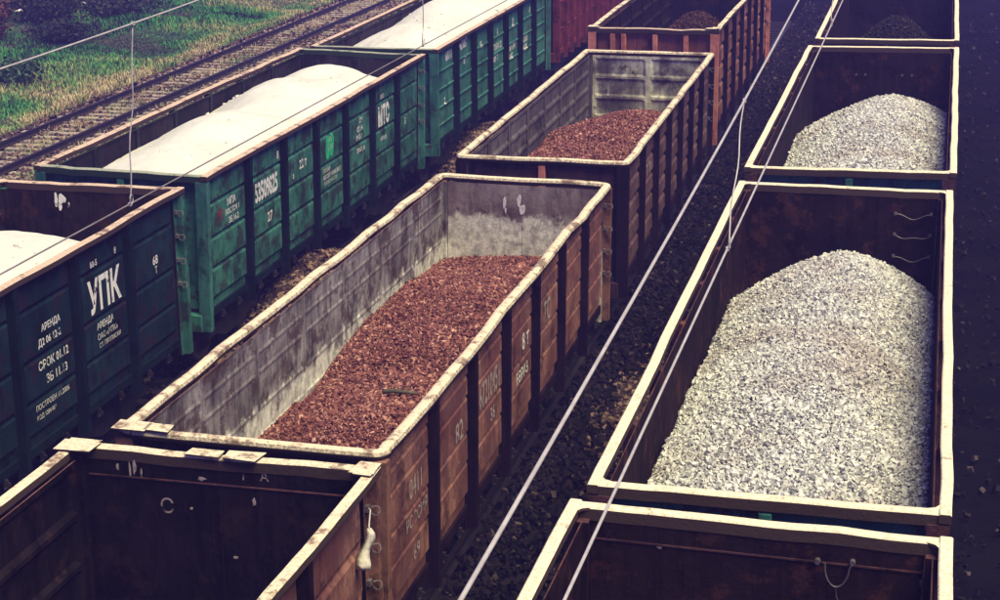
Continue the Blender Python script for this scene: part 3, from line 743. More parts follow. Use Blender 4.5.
# overlapping patch plates welded on rims
def patch(w, x0, x1, y0, y1, seed, side=True):
    r = random.Random(seed); mb = MB(); j = lambda: r.uniform(-0.02, 0.02)
    z = w['H'] + 0.012
    pl = [(x0 + j(), y0 + j()), (x1 + j(), y0 + j()), (x1 + j(), y1 + j()), (x0 + j(), y1 + j())]
    mb.prism(pl, 'z', z, z + 0.012); obj('patch_plate', mb.mesh('patch_plate', [M_rim_c]), w['root'])
Lc = Cm['L']
patch(Cm, -0.32, 0.02, Lc - 0.18, Lc - 0.01, 1); patch(Cm, 0.05, 0.42, Lc - 0.20, Lc + 0.02, 2); patch(Cm, -1.62, -1.25, Lc - 0.32, Lc - 0.05, 3)
patch(Cm, 1.36, 1.60, Lc - 0.26, Lc + 0.01, 4); patch(Cm, 1.42, 1.60, 6.5, 9.0, 5)
patch(C0, -1.16, -0.86, -0.03, 0.17, 6); patch(C0, -1.48, -1.12, -0.05, 0.20, 7)

# ------------------------------------------------------------------ loads
def load_grid(w, f, nx, ny, mat, name, smooth=True):
    hw = w['px'] - 0.008; y0, y1 = 0.139, w['L'] - 0.139
    xs = np.linspace(-hw, hw, nx); ys = np.linspace(y0, y1, ny)
    X, Y = np.meshgrid(xs, ys); Z = w['H'] + f(X, Y, w)
    v = np.stack([X, Y, Z], -1).reshape(-1, 3)
    i, j = np.meshgrid(np.arange(nx - 1), np.arange(ny - 1)); a = (j * nx + i).ravel()
    fc = np.stack([a, a + 1, a + nx + 1, a + nx], -1)
    return v, fc
def load_obj(w, name, me, label, cat):
    o = bpy.data.objects.new(name, me); COL.objects.link(o)
    o.location = w['root'].location; o.rotation_euler = w['root'].rotation_euler
    tag(o, label, cat, kind='stuff'); return o

def stone_load(w, f, spacing, smin, smax, mats, label, cat, name, seed, flat=0.7):
    rng = np.random.default_rng(seed)
    hw = w['px'] - 0.05; y0, y1 = 0.17, w['L'] - 0.17
    gx = np.arange(-hw, hw, spacing); gy = np.arange(y0, y1, spacing)
    X, Y = np.meshgrid(gx, gy); X = X.ravel() + rng.uniform(-.5, .5, X.size) * spacing; Y = Y.ravel() + rng.uniform(-.5, .5, Y.size) * spacing
    X = np.clip(X, -hw, hw)
    Z = w['H'] + f(X, Y, w)
    size = smin + (smax - smin) * rng.random(X.size) ** 3.2
    pts = np.stack([X, Y, Z + size * rng.uniform(-0.25, 0.40, X.size)], -1)
    v, fc, rn = stones(pts, size, rng, flat)
    gv, gf = load_grid(w, f, 40, 120, None, name)
    gv[:, 2] -= smin * 0.8
    verts = np.concatenate([v, gv]); faces = np.concatenate([fc, gf + len(v)])
    rnd = np.concatenate([rn, np.full(len(gv), 0.0)])
    return load_obj(w, name, np_mesh(name, verts, faces, [mats], rnd), label, cat)

def f_R0(X, Y, w):
    t = Y / w['L']; u = X / 1.4
    crest = -0.46 - 0.45 * np.clip((0.10 - t) / 0.10, 0, 1) ** 1.5 - 0.55 * np.clip((t - 0.76) / 0.22, 0, 1) ** 1.1
    side = np.where(u < 0, 0.42 + 0.26 * t, 0.46 + 0.24 * t)
    return crest - side * np.abs(u - 0.08) ** 1.7 + 0.14 * vnoise(X, Y, 3, 1.5) + 0.05 * vnoise(X, Y, 4, 0.45)
def f_R1(X, Y, w):
    t = Y / w['L']; u = X / 1.4
    crest = -0.42 - 0.30 * np.clip((0.12 - t) / 0.12, 0, 1) - 0.75 * np.clip((t - 0.60) / 0.40, 0, 1) ** 1.3
    return crest - 0.50 * np.abs(u - 0.22) ** 1.5 + 0.10 * vnoise(X, Y, 5, 1.3) + 0.05 * vnoise(X, Y, 6, 0.5)
def f_C0(X, Y, w):
    t = Y / w['L']; u = X / 1.35
    crest = -1.02 + 0.16 * np.exp(-((t - 0.62) / 0.13) ** 2) + 0.10 * np.exp(-((t - 0.28) / 0.12) ** 2) - 0.33 * np.clip((t - 0.80) / 0.2, 0, 1) - 0.30 * np.clip((0.12 - t) / 0.12, 0, 1)
    return crest - (0.45 - 0.38 * np.clip(t, 0, 1) ** 2) * np.abs(np.clip(u - 0.25, -2, 0)) ** 1.3 - 0.25 * np.clip(u - 0.25, 0, 2) ** 1.5 + 0.12 * vnoise(X, Y, 8, 1.1) + 0.06 * vnoise(X, Y, 9, 0.4)
def f_C1(X, Y, w):
    t = Y / w['L']; u = X / 1.35
    crest = -0.66 - 0.75 * np.clip((t - 0.60) / 0.40, 0, 1) ** 1.2
    return crest - 0.36 * np.abs(u - 0.15) ** 1.5 + 0.12 * vnoise(X, Y, 11, 1.2) + 0.05 * vnoise(X, Y, 12, 0.4)
def f_mound(c, ty, wid, top):
    def f(X, Y, w):
        return -2.0 + (top + 2.0) * np.exp(-((X - c) / 1.2) ** 2 - ((Y / w['L'] - ty) / wid) ** 2) + 0.1 * vnoise(X, Y, 13, 0.9)
    return f
M_gravel = stone_mat('crushed_limestone', [(0.0, (0.24, 0.24, 0.25)), (0.2, (0.52, 0.52, 0.48)), (0.6, (0.68, 0.68, 0.60)), (1.0, (0.84, 0.83, 0.73))])
M_ore = stone_mat('red_ore', [(0.0, (0.09, 0.03, 0.032)), (0.35, (0.21, 0.078, 0.068)), (0.8, (0.37, 0.15, 0.12)), (1.0, (0.62, 0.35, 0.26))])
M_ore2 = stone_mat('dark_ore', [(0.0, (0.035, 0.017, 0.018)), (0.5, (0.07, 0.032, 0.03)), (1.0, (0.13, 0.065, 0.052))])
M_coal = stone_mat('dark_grey_stone', [(0.0, (0.012, 0.010, 0.013)), (0.6, (0.026, 0.021, 0.024)), (1.0, (0.06, 0.048, 0.05))])
M_ballast = stone_mat('dark_ballast', [(0.0, (0.007, 0.006, 0.008)), (0.55, (0.013, 0.010, 0.012)), (0.94, (0.028, 0.02, 0.021)), (1.0, (0.14, 0.10, 0.09))])
M_spill = stone_mat('spilled_brown_stone', [(0.0, (0.025, 0.016, 0.018)), (0.5, (0.10, 0.058, 0.048)), (1.0, (0.40, 0.27, 0.19))])
stone_load(R0, f_R0, 0.034, 0.024, 0.064, M_gravel, 'heap of pale crushed gravel in the nearer right-hand wagon', 'gravel', 'gravel_heap', 1)
stone_load(R1, f_R1, 0.044, 0.031, 0.072, M_gravel, 'heap of pale crushed gravel in the farther right-hand wagon', 'gravel', 'gravel_heap', 2)
stone_load(C0, f_C0, 0.030, 0.020, 0.062, M_ore, 'reddish ore chips filling the battered brown wagon in the centre', 'ore', 'ore_heap', 3, 0.5)
stone_load(C1, f_C1, 0.040, 0.028, 0.066, M_ore, 'reddish ore sloping in the mauve wagon behind the central one', 'ore', 'ore_heap', 4, 0.5)
stone_load(C2, f_mound(0.2, 0.46, 0.24, -0.38), 0.07, 0.045, 0.09, M_ore2, 'small red ore mound in the red oxide wagon', 'ore', 'ore_heap', 5)
stone_load(R2, f_mound(0.05, 0.55, 0.26, -0.42), 0.07, 0.045, 0.09, M_coal, 'dark mound in the wagon behind the gravel wagons', 'ore', 'ore_heap', 6)

def powder_mat():
    m, nt, n, l, b = new_mat('white_powder')
    f = noise(nt, s=1.2, detail=5)
    c = mix(nt, ramp(nt, f, 0.35, 0.7), (0.62, 0.61, 0.53), (0.70, 0.69, 0.60))
    d_ = noise(nt, s=2.2, detail=10, rough=0.78, off=(3, 8, 1))
    c = mix(nt, ramp(nt, d_, 0.50, 0.66, 0, 0.25), c, (0.44, 0.40, 0.31))
    sp = noise(nt, s=34, detail=4, rough=0.7)
    c = mix(nt, ramp(nt, sp, 0.60, 0.72, 0, 0.35), c, (0.30, 0.27, 0.21))
    l.new(c, b.inputs['Base Color']); b.inputs['Roughness'].default_value = 0.95; b.inputs['Specular IOR Level'].default_value = 0.05
    bump(nt, math_n(nt, 'ADD', noise(nt, s=7, detail=9, rough=0.75), noise(nt, s=45, detail=4)), 0.6, 0.035, b)
    return m
M_powder = powder_mat()
def f_powder(mounds, base, side, seed, endn=0.10, endf=0.5):
    def f(X, Y, w):
        y = Y; z = np.full(X.shape, base)
        for (cx, cy, rx, ry, hh) in mounds: z = np.maximum(z, base + hh * np.exp(-((X - cx) / rx) ** 2 - ((y - cy) / ry) ** 2))
        # keep soft union
        s = sum(hh * np.exp(-((X - cx) / rx) ** 2 - ((y - cy) / ry) ** 2) for (cx, cy, rx, ry, hh) in mounds)
        z = 0.5 * z + 0.5 * (base + np.minimum(s, max(m[4] for m in mounds)))
        u = np.clip(-X / 1.35, 0, 1)
        z = z - side * u ** 1.8 * (1 + 1.1 * vnoise(X * 0 + 3, Y, seed + 7, 1.5)) - endf * np.clip((y - (w['L'] - 2.6)) / 2.6, 0, 1) ** 1.3 - endn * np.clip((0.8 - y) / 0.8, 0, 1)
        return z + 0.10 * vnoise(X, Y, seed, 1.1) + 0.045 * vnoise(X, Y, seed + 1, 0.42) + 0.018 * vnoise(X, Y, seed + 2, 0.13)
    return f
for (w, f, lab) in [
    (Lm, f_powder([(0.0, 4.0, 1.8, 2.5, 0.55), (0.0, 8.9, 1.8, 2.6, 0.62)], -0.60, 0.20, 21, endf=0.52), 'white powder load in the dark teal wagon at the left edge'),
    (L0, f_powder([(0.1, 1.6, 1.5, 1.7, 0.50), (0.1, 4.4, 1.4, 1.6, 0.62), (0.15, 7.8, 1.5, 2.0, 0.68), (0.2, 10.2, 1.4, 1.5, 0.55)], -0.50, 0.17, 31), 'white powder load heaped in the bright green wagon'),
    (L1, f_powder([(0.1, 2.6, 1.3, 1.5, 0.66), (0.1, 6.2, 1.3, 1.5, 0.82), (0.15, 9.8, 1.4, 1.6, 0.72)], -0.46, 0.20, 41), 'white powder load in mounds in the blue-green wagon')]:
    v, fc = load_grid(w, f, 70, 300, None, 'powder')
    rg_ = np.random.default_rng(len(lab)); nc = 260      # clods that rolled down the slopes
    cx_ = rg_.uniform(-1.3, 1.3, nc); cy_ = rg_.uniform(0.3, w['L'] - 0.3, nc); k_ = vnoise(cx_, cy_, 55, 1.0) > -0.02; cx_, cy_ = cx_[k_], cy_[k_]
    sv, sf, _ = stones(np.stack([cx_, cy_, w['H'] + f(cx_, cy_, w)], -1), 0.015 + 0.06 * rg_.random(len(cx_)) ** 3, rg_)
    load_obj(w, 'powder_load', np_mesh('powder_load', np.concatenate([v, sv]), np.concatenate([fc, sf + len(v)]), [M_powder], None, True), lab, 'powder')

# ------------------------------------------------------------------ ground, tracks
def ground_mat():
    m, nt, n, l, b = new_mat('shade_toned_dirt')
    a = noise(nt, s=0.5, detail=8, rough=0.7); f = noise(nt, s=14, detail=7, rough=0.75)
    c = mix(nt, ramp(nt, a, 0.35, 0.65), (0.004, 0.0038, 0.006), (0.008, 0.007, 0.009))  # darker than real dirt: shade and vignette are put into the colour
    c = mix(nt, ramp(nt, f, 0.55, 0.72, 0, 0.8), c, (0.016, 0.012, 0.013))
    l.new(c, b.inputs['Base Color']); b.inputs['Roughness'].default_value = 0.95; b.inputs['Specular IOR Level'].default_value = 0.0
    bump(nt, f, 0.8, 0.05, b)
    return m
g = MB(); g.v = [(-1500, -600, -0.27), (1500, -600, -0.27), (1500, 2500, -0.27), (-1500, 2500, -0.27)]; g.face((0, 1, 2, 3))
tag(obj('ground', g.mesh('ground', [ground_mat()])), 'dirt ground of the rail yard, shade put into its dark colour', kind='structure')

RAILP = [(-0.075, -0.18), (0.075, -0.18), (0.075, -0.165), (0.012, -0.14), (0.012, -0.05), (0.036, -0.035), (0.036, -0.006), (0.028, 0), (-0.028, 0), (-0.036, -0.006), (-0.036, -0.035), (-0.012, -0.05), (-0.012, -0.14), (-0.075, -0.165)]
def track(x, y0, y1, label, smat, step=0.56, name='railway_track'):
    root = bpy.data.objects.new(name, None); COL.objects.link(root); root.location = (x, 0, 0)
    root['label'] = label; root['kind'] = 'structure'
    mb = MB(); mb.prism(RAILP, 'y', y0, y1); me = mb.mesh('rail', [M_railtop])
    for s in (-0.798, 0.798): obj('rail', me, root, (s, 0, 0))
    sl = MB(); sl.box(-1.37, 1.37, -0.12, 0.12, -0.33, -0.182, bev=0.015); sm = sl.mesh('sleeper', [smat])
    y = y0 + 0.3; r = random.Random(int(x * 10))
    while y < y1:
        o = obj('sleeper', sm, root, (r.uniform(-0.05, 0.05), y, r.uniform(-0.012, 0.002)), r.uniform(-0.03, 0.03)); y += step + r.uniform(-0.03, 0.03)
track(XC, -18, 56, 'railway track under the middle train', M_sleep_dark)
track(XR, -18, 56, 'railway track under the right-hand train', M_sleep_dark)
track(XL, -8, 66, 'railway track under the left-hand train', M_sleep_dark)
track(-17.21, 15, 90, 'empty railway track with dry sleepers beside the grass verge', M_sleep_lt)

def scatter(regions, spacing, smin, smax, mat, seed, zf):
    rng = np.random.default_rng(seed); P_ = []
    for (x0, x1, y0, y1, d) in regions:
        n = int((x1 - x0) * (y1 - y0) / spacing ** 2 * d)
        P_.append(np.stack([rng.uniform(x0, x1, n), rng.uniform(y0, y1, n)], -1))
    p = np.concatenate(P_); size = smin + (smax - smin) * rng.random(len(p)) ** 2
    pts = np.stack([p[:, 0], p[:, 1], zf(p[:, 0], p[:, 1]) + size * 0.15], -1)
    return stones(pts, size, rng)
v, fc, rn = scatter([(0.95, 4.0, -6, 26, 1.0), (0.95, 4.2, 26, 62, 0.8), (-5.2, -1.4, 4, 44, 0.45), (6.8, 9.4, 2, 60, 0.05), (-7.8, -5.0, 10, 45, 0.3), (-1.4, 1.4, -6, 10, 0.15)], 0.07, 0.04, 0.11, M_ballast, 61,
                     lambda x, y: -0.180 + 0.09 * vnoise(x, y, 71, 0.8))
tag(obj('ballast', np_mesh('ballast', v, fc, [M_ballast], rn)), 'dark ballast stones strewn between the tracks', 'ballast', kind='stuff')

v, fc, rn = scatter([(-18.9, -14.4, 22, 66, 0.55)], 0.085, 0.05, 0.12, M_ballast, 66, lambda x, y: -0.215 + 0.09 * vnoise(x, y, 72, 0.9))
tag(obj('track_gravel', np_mesh('track_gravel', v, fc, [M_spill], rn)), 'brown gravel between the sleepers of the empty track', 'gravel', kind='stuff')
def spill(label, cx, cy, rx, ry, hh, n, seed):
    rng = np.random.default_rng(seed)
    q = rng.normal(size=(n, 2)) * 0.5; x = cx + q[:, 0] * rx; y = cy + q[:, 1] * ry
    z = -0.25 + hh * np.exp(-((x - cx) / rx * 1.3) ** 2 - ((y - cy) / ry * 1.3) ** 2) * (1 + 0.5 * vnoise(x, y, seed, 0.7))
    size = rng.uniform(0.05, 0.15, n)
    v, fc, rn = stones(np.stack([x, y, z], -1), size, rng)
    gx, gy = np.meshgrid(np.linspace(cx - rx * 1.6, cx + rx * 1.6, 24), np.linspace(cy - ry * 1.6, cy + ry * 1.6, 40))
    gz = -0.31 + hh * np.exp(-((gx - cx) / rx * 1.3) ** 2 - ((gy - cy) / ry * 1.3) ** 2) * (1 + 0.5 * vnoise(gx, gy, seed, 0.7))
    gv = np.stack([gx, gy, gz], -1).reshape(-1, 3); i, j = np.meshgrid(np.arange(23), np.arange(39)); a = (j * 24 + i).ravel()
    gf = np.stack([a, a + 1, a + 25, a + 24], -1)
    tag(obj('spilled_stone', np_mesh('spilled_stone', np.concatenate([v, gv]), np.concatenate([fc, gf + len(v)]), [M_spill], np.concatenate([rn, np.full(len(gv), .1)]))), label, 'spilled stone', kind='stuff')
spill('spilled brown stone beneath the middle of the bright green wagon', -4.95, 15.8, 0.9, 3.6, 0.85, 6000, 81)
spill('spilled brown stone beside the blue-green wagon', -4.95, 29.8, 0.9, 4.0, 0.85, 6000, 82)
spill('spilled brown stone between the centre wagon and the gravel wagon', 2.3, 11.2, 0.7, 2.6, 0.16, 2200, 83)

# ------------------------------------------------------------------ verge with grass
def verge_z(x, y):
    d = np.clip(-19.3 - x, 0, 40)
    return -0.23 + 0.10 * np.clip(d, 0, 3) / 3 + 0.012 * d ** 1.5 + 0.35 * vnoise(x, y, 91, 4.0) * np.clip(d / 3, 0, 1) + 0.12 * vnoise(x, y, 92, 1.3) * np.clip(d, 0, 1)
nx, ny = 90, 120
X, Y = np.meshgrid(np.linspace(-75, -18.9, nx), np.linspace(10, 120, ny)); Z = verge_z(X, Y)
i, j = np.meshgrid(np.arange(nx - 1), np.arange(ny - 1)); a = (j * nx + i).ravel()
def verge_mat():
    m, nt, n, l, b = new_mat('verge_soil')
    a_ = noise(nt, s=0.35, detail=8, rough=0.7); f = noise(nt, s=3, detail=8, rough=0.75)
    c = mix(nt, ramp(nt, a_, 0.4, 0.6), (0.025, 0.035, 0.02), (0.06, 0.05, 0.032))
    c = mix(nt, ramp(nt, f, 0.5, 0.7, 0, 0.7), c, (0.02, 0.02, 0.018))
    l.new(c, b.inputs['Base Color']); b.inputs['Roughness'].default_value = 0.95
    bump(nt, f, 0.8, 0.08, b)
    return m
M_verge = verge_mat()
tag(obj('grass_verge', np_mesh('grass_verge', np.stack([X, Y, Z], -1).reshape(-1, 3), np.stack([a, a + 1, a + nx + 1, a + nx], -1), [M_verge], None, True)), 'earth bank rising beyond the empty track', kind='structure')

def blades(x, y, z, hgt, rnd, rng, wid=0.02, lean=0.5, bend=0.4):
    n = len(x); a = rng.uniform(0, 6.283, n); d = np.stack([np.cos(a), np.sin(a)], -1); pr = np.stack([-d[:, 1], d[:, 0]], -1)
    ln = rng.uniform(0.05, lean, n)[:, None] * hgt[:, None]; w_ = wid * rng.uniform(0.6, 1.4, n)[:, None]
    p0 = np.stack([x, y], -1)
    v = np.zeros((n, 5, 3))
    v[:, 0, :2] = p0 - pr * w_; v[:, 1, :2] = p0 + pr * w_
    m_ = p0 + d * ln * bend
    v[:, 2, :2] = m_ + pr * w_ * .7; v[:, 3, :2] = m_ - pr * w_ * .7
    v[:, 4, :2] = p0 + d * ln
    v[:, 0, 2] = v[:, 1, 2] = z - 0.02; v[:, 2, 2] = v[:, 3, 2] = z + hgt * 0.55; v[:, 4, 2] = z + hgt
    b = (np.arange(n) * 5)[:, None]
    quads = np.concatenate([b + np.array([[0, 1, 2, 3]]), b + np.array([[3, 2, 4, 4]])])
    tri1 = np.concatenate([b + np.array([[0, 1, 2]]), b + np.array([[0, 2, 3]]), b + np.array([[3, 2, 4]])])
    return v.reshape(-1, 3), tri1, np.repeat(rnd, 5)
M_grass = stone_mat('grass', [(0.0, (0.02, 0.05, 0.025)), (0.35, (0.07, 0.34, 0.08)), (0.6, (0.24, 0.38, 0.11)), (0.8, (0.52, 0.45, 0.20)), (1.0, (0.68, 0.56, 0.32))])
rng = np.random.default_rng(101)
n = 190000
gx = -19.0 - 22 * rng.random(n) ** 1.35; gy = rng.uniform(22, 76, n)
dens = vnoise(gx, gy, 111, 2.2) + 0.6 * vnoise(gx, gy, 112, 0.8)
keep = rng.random(n) > np.clip((-24.5 - gx) / 8, 0, 0.6); gx, gy, dens = gx[keep], gy[keep], dens[keep]
hh = 0.05 + 0.11 * rng.random(len(gx)) + 0.10 * np.clip(vnoise(gx, gy, 113, 1.4) * 2, 0, 1)
dry = np.clip(0.46 + 0.9 * vnoise(gx, gy, 114, 3.0) + 0.35 * vnoise(gx, gy, 115, 0.9) + 0.30 * np.exp(-((gx + 19.3) / 0.8) ** 2) + rng.normal(0, .12, len(gx)), 0, 1)
dry = np.clip(dry - 0.25 * np.clip((-23.0 - gx) / 3, 0, 1) - 0.9 * np.clip(-0.12 - dens, 0, 0.4), 0, 1); hh = hh * np.clip(1 + 2.0 * np.clip(dens, -0.4, 0.1), 0.35, 1.2)  # shadow patches and the shaded bank are put into the blade colour
v1, f1, r1 = blades(gx, gy, verge_z(gx, gy), hh, dry, rng, 0.022, 0.9)
n = 16000      # dry weeds between and beside the rails of the empty track
tx = np.concatenate([rng.normal(-17.2, 0.55, n // 2), rng.normal(-15.2, 0.6, n // 2)]); ty = rng.uniform(24, 78, n)
k = (vnoise(tx, ty, 121, 1.2) + 0.4 * vnoise(tx, ty, 122, 0.5)) > -0.06; tx, ty = tx[k], ty[k]
dr = np.clip(0.78 + 0.5 * vnoise(tx, ty, 123, 2.0) - 0.55 * np.exp(-(((tx + 16.9) / 0.5) ** 2 + ((ty - 43.5) / 1.2) ** 2)) + rng.normal(0, .12, len(tx)), 0, 1)
v2, f2, r2 = blades(tx, ty, np.full(len(tx), -0.25), rng.uniform(0.06, 0.22, len(tx)), dr, rng, 0.014)
tag(obj('grass', np_mesh('grass', np.concatenate([v1, v2]), np.concatenate([f1, f2 + len(v1)]), [M_grass], np.concatenate([r1, r2]))), 'patchy green and straw grass on the verge and empty track', 'grass', kind='stuff')

# scrub
def shrub(label, x, y, rx, rz, nl, cols, seed, leaf=0.07, group='scrub on the bank'):
    rng = np.random.default_rng(seed); z0 = float(verge_z(np.array([x]), np.array([y]))[0])
    root = bpy.data.objects.new('shrub', None); COL.objects.link(root); root.location = (x, y, z0); tag(root, label, 'shrub', group)
    st = MB(); tips = []
    for k in range(9):
        a = rng.uniform(0, 6.283); r = rx * rng.uniform(0.3, 0.85); hh_ = rz * rng.uniform(0.6, 1.0)
        p = [(0.05 * math.cos(a), 0.05 * math.sin(a), -0.05), (0.4 * r * math.cos(a), 0.4 * r * math.sin(a), 0.5 * hh_), (r * math.cos(a + .2), r * math.sin(a + .2), hh_)]
        st.tube(p, 0.025, 5, taper=0.3); tips += [p[1], p[2]]
    obj('stems', st.mesh('stems', [M_sleep_dark]), root)
    tips = np.array(tips); c = tips[rng.integers(0, len(tips), nl)] + rng.normal(size=(nl, 3)) * np.array([rx * .28, rx * .28, rz * .2])
    c[:, 2] = np.abs(c[:, 2])
    q = np.array([(-1, -0.5, 0), (1, -0.5, 0), (1, 0.5, 0), (-1, 0.5, 0)]) * leaf
    v = np.einsum('nij,kj->nki', rand_rot(nl, rng), q) * rng.uniform(0.5, 1.2, (nl, 1, 1)) + c[:, None, :]
    f = np.arange(nl * 4).reshape(-1, 4)
    obj('crown', np_mesh('crown', v.reshape(-1, 3), f, [stone_mat('leaves', cols)], np.repeat(rng.random(nl), 4)), root)
dk = [(0.0, (0.012, 0.02, 0.016)), (0.7, (0.03, 0.045, 0.03)), (1.0, (0.07, 0.07, 0.05))]
rd = [(0.0, (0.04, 0.02, 0.018)), (0.6, (0.12, 0.05, 0.035)), (1.0, (0.22, 0.10, 0.07))]
gn = [(0.0, (0.02, 0.05, 0.025)), (0.6, (0.05, 0.12, 0.05)), (1.0, (0.13, 0.18, 0.09))]
for a_ in [('reddish-brown shrub at the left edge below the bank', -27.6, 45.2, 0.9, 1.3, 2600, rd, 1),
           ('round green shrub at the top edge above the dark scrub', -30.6, 55.2, 1.3, 1.1, 3600, gn, 2),
           ('dark green shrub in the upper left corner', -33.2, 54.6, 1.6, 1.8, 3600, dk, 3),
           ('low dark shrub right of the reddish one', -27.6, 49.8, 1.5, 0.9, 3200, dk, 4),
           ('low dark shrub below the round green one', -28.6, 53.0, 1.6, 0.8, 3200, dk, 5),
           ('sprawling dark shrub with pale litter in front', -25.6, 52.2, 1.5, 0.6, 3000, dk, 6),
           ('dull green shrub at the left edge nearest the empty track', -22.7, 37.2, 1.0, 0.55, 3000, gn, 7),
           ('dark brown shrub at the top edge right of the green one', -26.8, 57.6, 1.3, 0.8, 2600, rd, 8),
           ('small dark shrub between the reddish shrub and the grass', -25.4, 46.4, 1.3, 0.5, 2400, dk, 9)]: shrub(*a_)

# ------------------------------------------------------------------ overhead lines
def line_pts(x, zf, y0, y1, n=60): return [(x, y, zf(y)) for y in np.linspace(y0, y1, n)]
def overhead(label, x, zc, zm, y0, y1, drops, rc, rm, mc, mm):
    root = bpy.data.objects.new('overhead_line', None); COL.objects.link(root); tag(root, label, 'overhead wire', 'overhead lines')
    a = MB(); a.tube(line_pts(x, zc, y0, y1), rc, 6); obj('contact_wire', a.mesh('contact_wire', [mc], True), root)
    b = MB(); b.tube(line_pts(x, zm, y0, y1), rm, 6); obj('carrier_wire', b.mesh('carrier_wire', [mm], True), root)
    for (yt, yb) in drops:
        zt, zb = zm(yt), zc(yb); m_ = MB()
        pts = [(x + 0.008 * math.sin(t * 11 + yt), yt + (yb - yt) * t + 0.01 * math.sin(t * 17), zt + (zb - zt) * t) for t in np.linspace(0, 1, 14)]
        m_.tube(pts, 0.006, 5); d = obj('dropper', m_.mesh('dropper', [mm], True), root)
        cl = MB()
        for (yy, zz) in ((yt, zt), (yb, zb)): cl.box(x - 0.013, x + 0.013, yy - 0.02, yy + 0.02, zz - 0.018, zz + 0.014, bev=0.004)
        lp = [(x + 0.015, yb + 0.0 + 0.03 * math.sin(t), zb + 0.04 - 0.04 * math.cos(t)) for t in np.linspace(0.2, 5.6, 10)]
        cl.tube(lp, 0.0045, 5)
        obj('clamp', cl.mesh('clamp', [mm]), d)
overhead('pair of wires strung above the right-hand train', 5.2, lambda y: 6.57 - 0.0 * y, lambda y: 7.46 + 0.021 * (y + 3.2) + 0.0008 * (y + 3.2) ** 2,
         -16, 60, [(-3.25, -4.1), (7.9, 7.1)], 0.0085, 0.0095, M_wire_lt, M_wire_lt)
overhead('pair of thin wires strung above the middle train', 0.2, lambda y: 6.39 - 0.003 * (y - 0) if y < 8 else 6.366 - 0.004 * (y - 8), lambda y: 7.835 + 0.008 * (y + 2.7) + 0.0016 * (y + 2.7) ** 2,
         -16, 60, [(-2.72, -3.0), (5.95, 5.9)], 0.0065, 0.0075, M_wire_dk, M_wire_lt)

# ------------------------------------------------------------------ loose things
M_rag = plain('rag_cloth', (0.66, 0.62, 0.50), 0.9, 0, 0.25, 20)
M_stick = plain('dark_stick', (0.10, 0.085, 0.06), 0.9, 0, 0.3)
M_litter = plain('white_litter', (0.7, 0.68, 0.64), 0.8, 0, 0.1)
# stick lying on the ore
mb = MB(); mb.tube([(-0.22, 0.0, 0.02), (-0.08, 0.015, 0.035), (0.08, -0.01, 0.03), (0.22, 0.01, 0.015)], 0.035, 7, taper=0.6)
mb.tube([(0.06, -0.01, 0.035), (0.10, 0.05, 0.07)], 0.014, 5, taper=0.5)
def in_wagon(w, x, y, z): return w['root'].matrix_basis @ Vector((x, y, z))
sx_, sy_ = 0.32, 4.3
sz_ = C0['H'] + float(f_C0(np.array([sx_]), np.array([sy_]), C0)[0]) + 0.03
st = obj('stick', mb.mesh('stick', [M_stick], True), None, in_wagon(C0, sx_, sy_, sz_), 0.1)
tag(st, 'dark stick lying on the reddish ore chips', 'stick')
# rag on the near corner of the empty brown wagon
mb = MB(); n = 9
for k in range(n):
    t = k / (n - 1); wd = 0.02 + 0.055 * t ** 0.7 + 0.012 * math.sin(t * 9)
    cx = -0.05 * t ** 1.3 + 0.015 * math.sin(t * 7); yy = -0.10 * t + 0.02 * math.sin(t * 5)
    mb.v += [(cx - wd, yy, -0.36 * t), (cx, yy - 0.02, -0.36 * t - 0.01), (cx + wd, yy + 0.01, -0.36 * t), (cx, yy + 0.02, -0.36 * t)]
for k in range(n - 1):
    for i in range(4): mb.face((k * 4 + i, k * 4 + (i + 1) % 4, k * 4 + 4 + (i + 1) % 4, k * 4 + 4 + i))
mb.face((0, 1, 2, 3)); mb.face((n * 4 - 4, n * 4 - 3, n * 4 - 2, n * 4 - 1))
rg = obj('rag', mb.mesh('rag', [M_rag], True), None, in_wagon(Cm, Cm['px'] + 0.15, Cm['L'] - 0.42, Cm['H'] - 0.46))
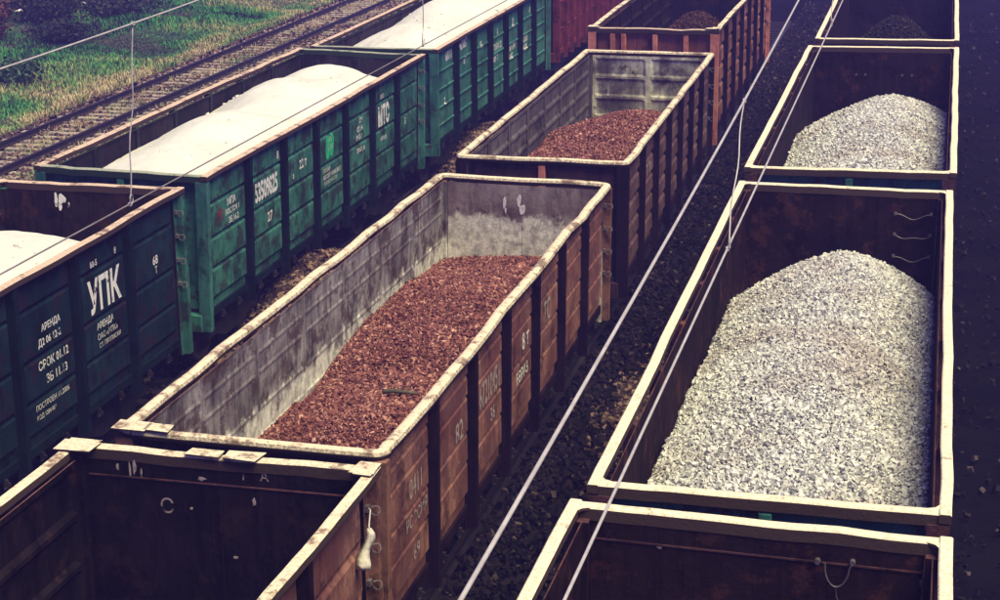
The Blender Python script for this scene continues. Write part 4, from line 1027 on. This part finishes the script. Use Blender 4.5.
hk = MB(); hk.tube([(Cm['px'] + 0.02, Cm['L'] - 0.16, Cm['H'] - 0.34), (Cm['px'] + 0.10, Cm['L'] - 0.22, Cm['H'] - 0.36), (Cm['px'] + 0.14, Cm['L'] - 0.40, Cm['H'] - 0.45), (Cm['px'] + 0.16, Cm['L'] - 0.43, Cm['H'] - 0.47)], 0.008, 5)
obj('hook_wire', hk.mesh('hook_wire', [M_wire_lt]), Cm['root'])
tag(rg, 'pale rag hanging from a hook on the empty brown wagon', 'rag')
# a few scraps on the ground
def scrap(label, x, y, s, seed, z=-0.20):
    r = random.Random(seed); mb = MB(); nn = 4
    for a in range(nn):
        for c in range(nn): mb.v.append(((a / 3 - .5) * s * r.uniform(.8, 1.2), (c / 3 - .5) * s * .7, r.uniform(0, .35) * s))
    for a in range(3):
        for c in range(3): mb.face((a * 4 + c, a * 4 + 4 + c, a * 4 + 5 + c, a * 4 + 1 + c))
    me = mb.mesh('paper_scrap', [M_litter]); o = obj('paper_scrap', me, None, (x, y, z), r.uniform(0, 3)); o.modifiers.new('t', 'SOLIDIFY').thickness = 0.004
    tag(o, label, 'litter', 'paper scraps')
scrap('white scrap on dark ground beside the mauve wagon', 2.15, 20.3, 0.22, 1)
scrap('white scrap on dark ground right of the centre wagon by the wire', 1.95, 12.9, 0.12, 2)
scrap('white scrap among dark scrub in the upper left', -27.0, 46.6, 0.25, 3, 0.9)
scrap('small pale scrap higher in the dark scrub', -25.6, 49.2, 0.18, 4, 0.9)

# ------------------------------------------------------------------ air
hz = MB(); hz.box(-1510, 1510, -610, 2510, -1.3, 11.5)  # volume added only to lift the blacks towards navy
hm = bpy.data.materials.new('black_lift_air'); hm.use_nodes = True
for nd in list(hm.node_tree.nodes):
    if nd.type != 'OUTPUT_MATERIAL': hm.node_tree.nodes.remove(nd)
pv = hm.node_tree.nodes.new('ShaderNodeVolumePrincipled')
pv.inputs['Color'].default_value = (0.28, 0.23, 0.98, 1.0)
pv.inputs['Density'].default_value = 0.0021
hm.node_tree.links.new(pv.outputs['Volume'], hm.node_tree.nodes['Material Output'].inputs['Volume'])
tag(obj('lift_volume', hz.mesh('lift_volume', [hm])), 'thin bluish volume added over the rail yard to lift the blacks', 'lift_volume', kind='stuff')
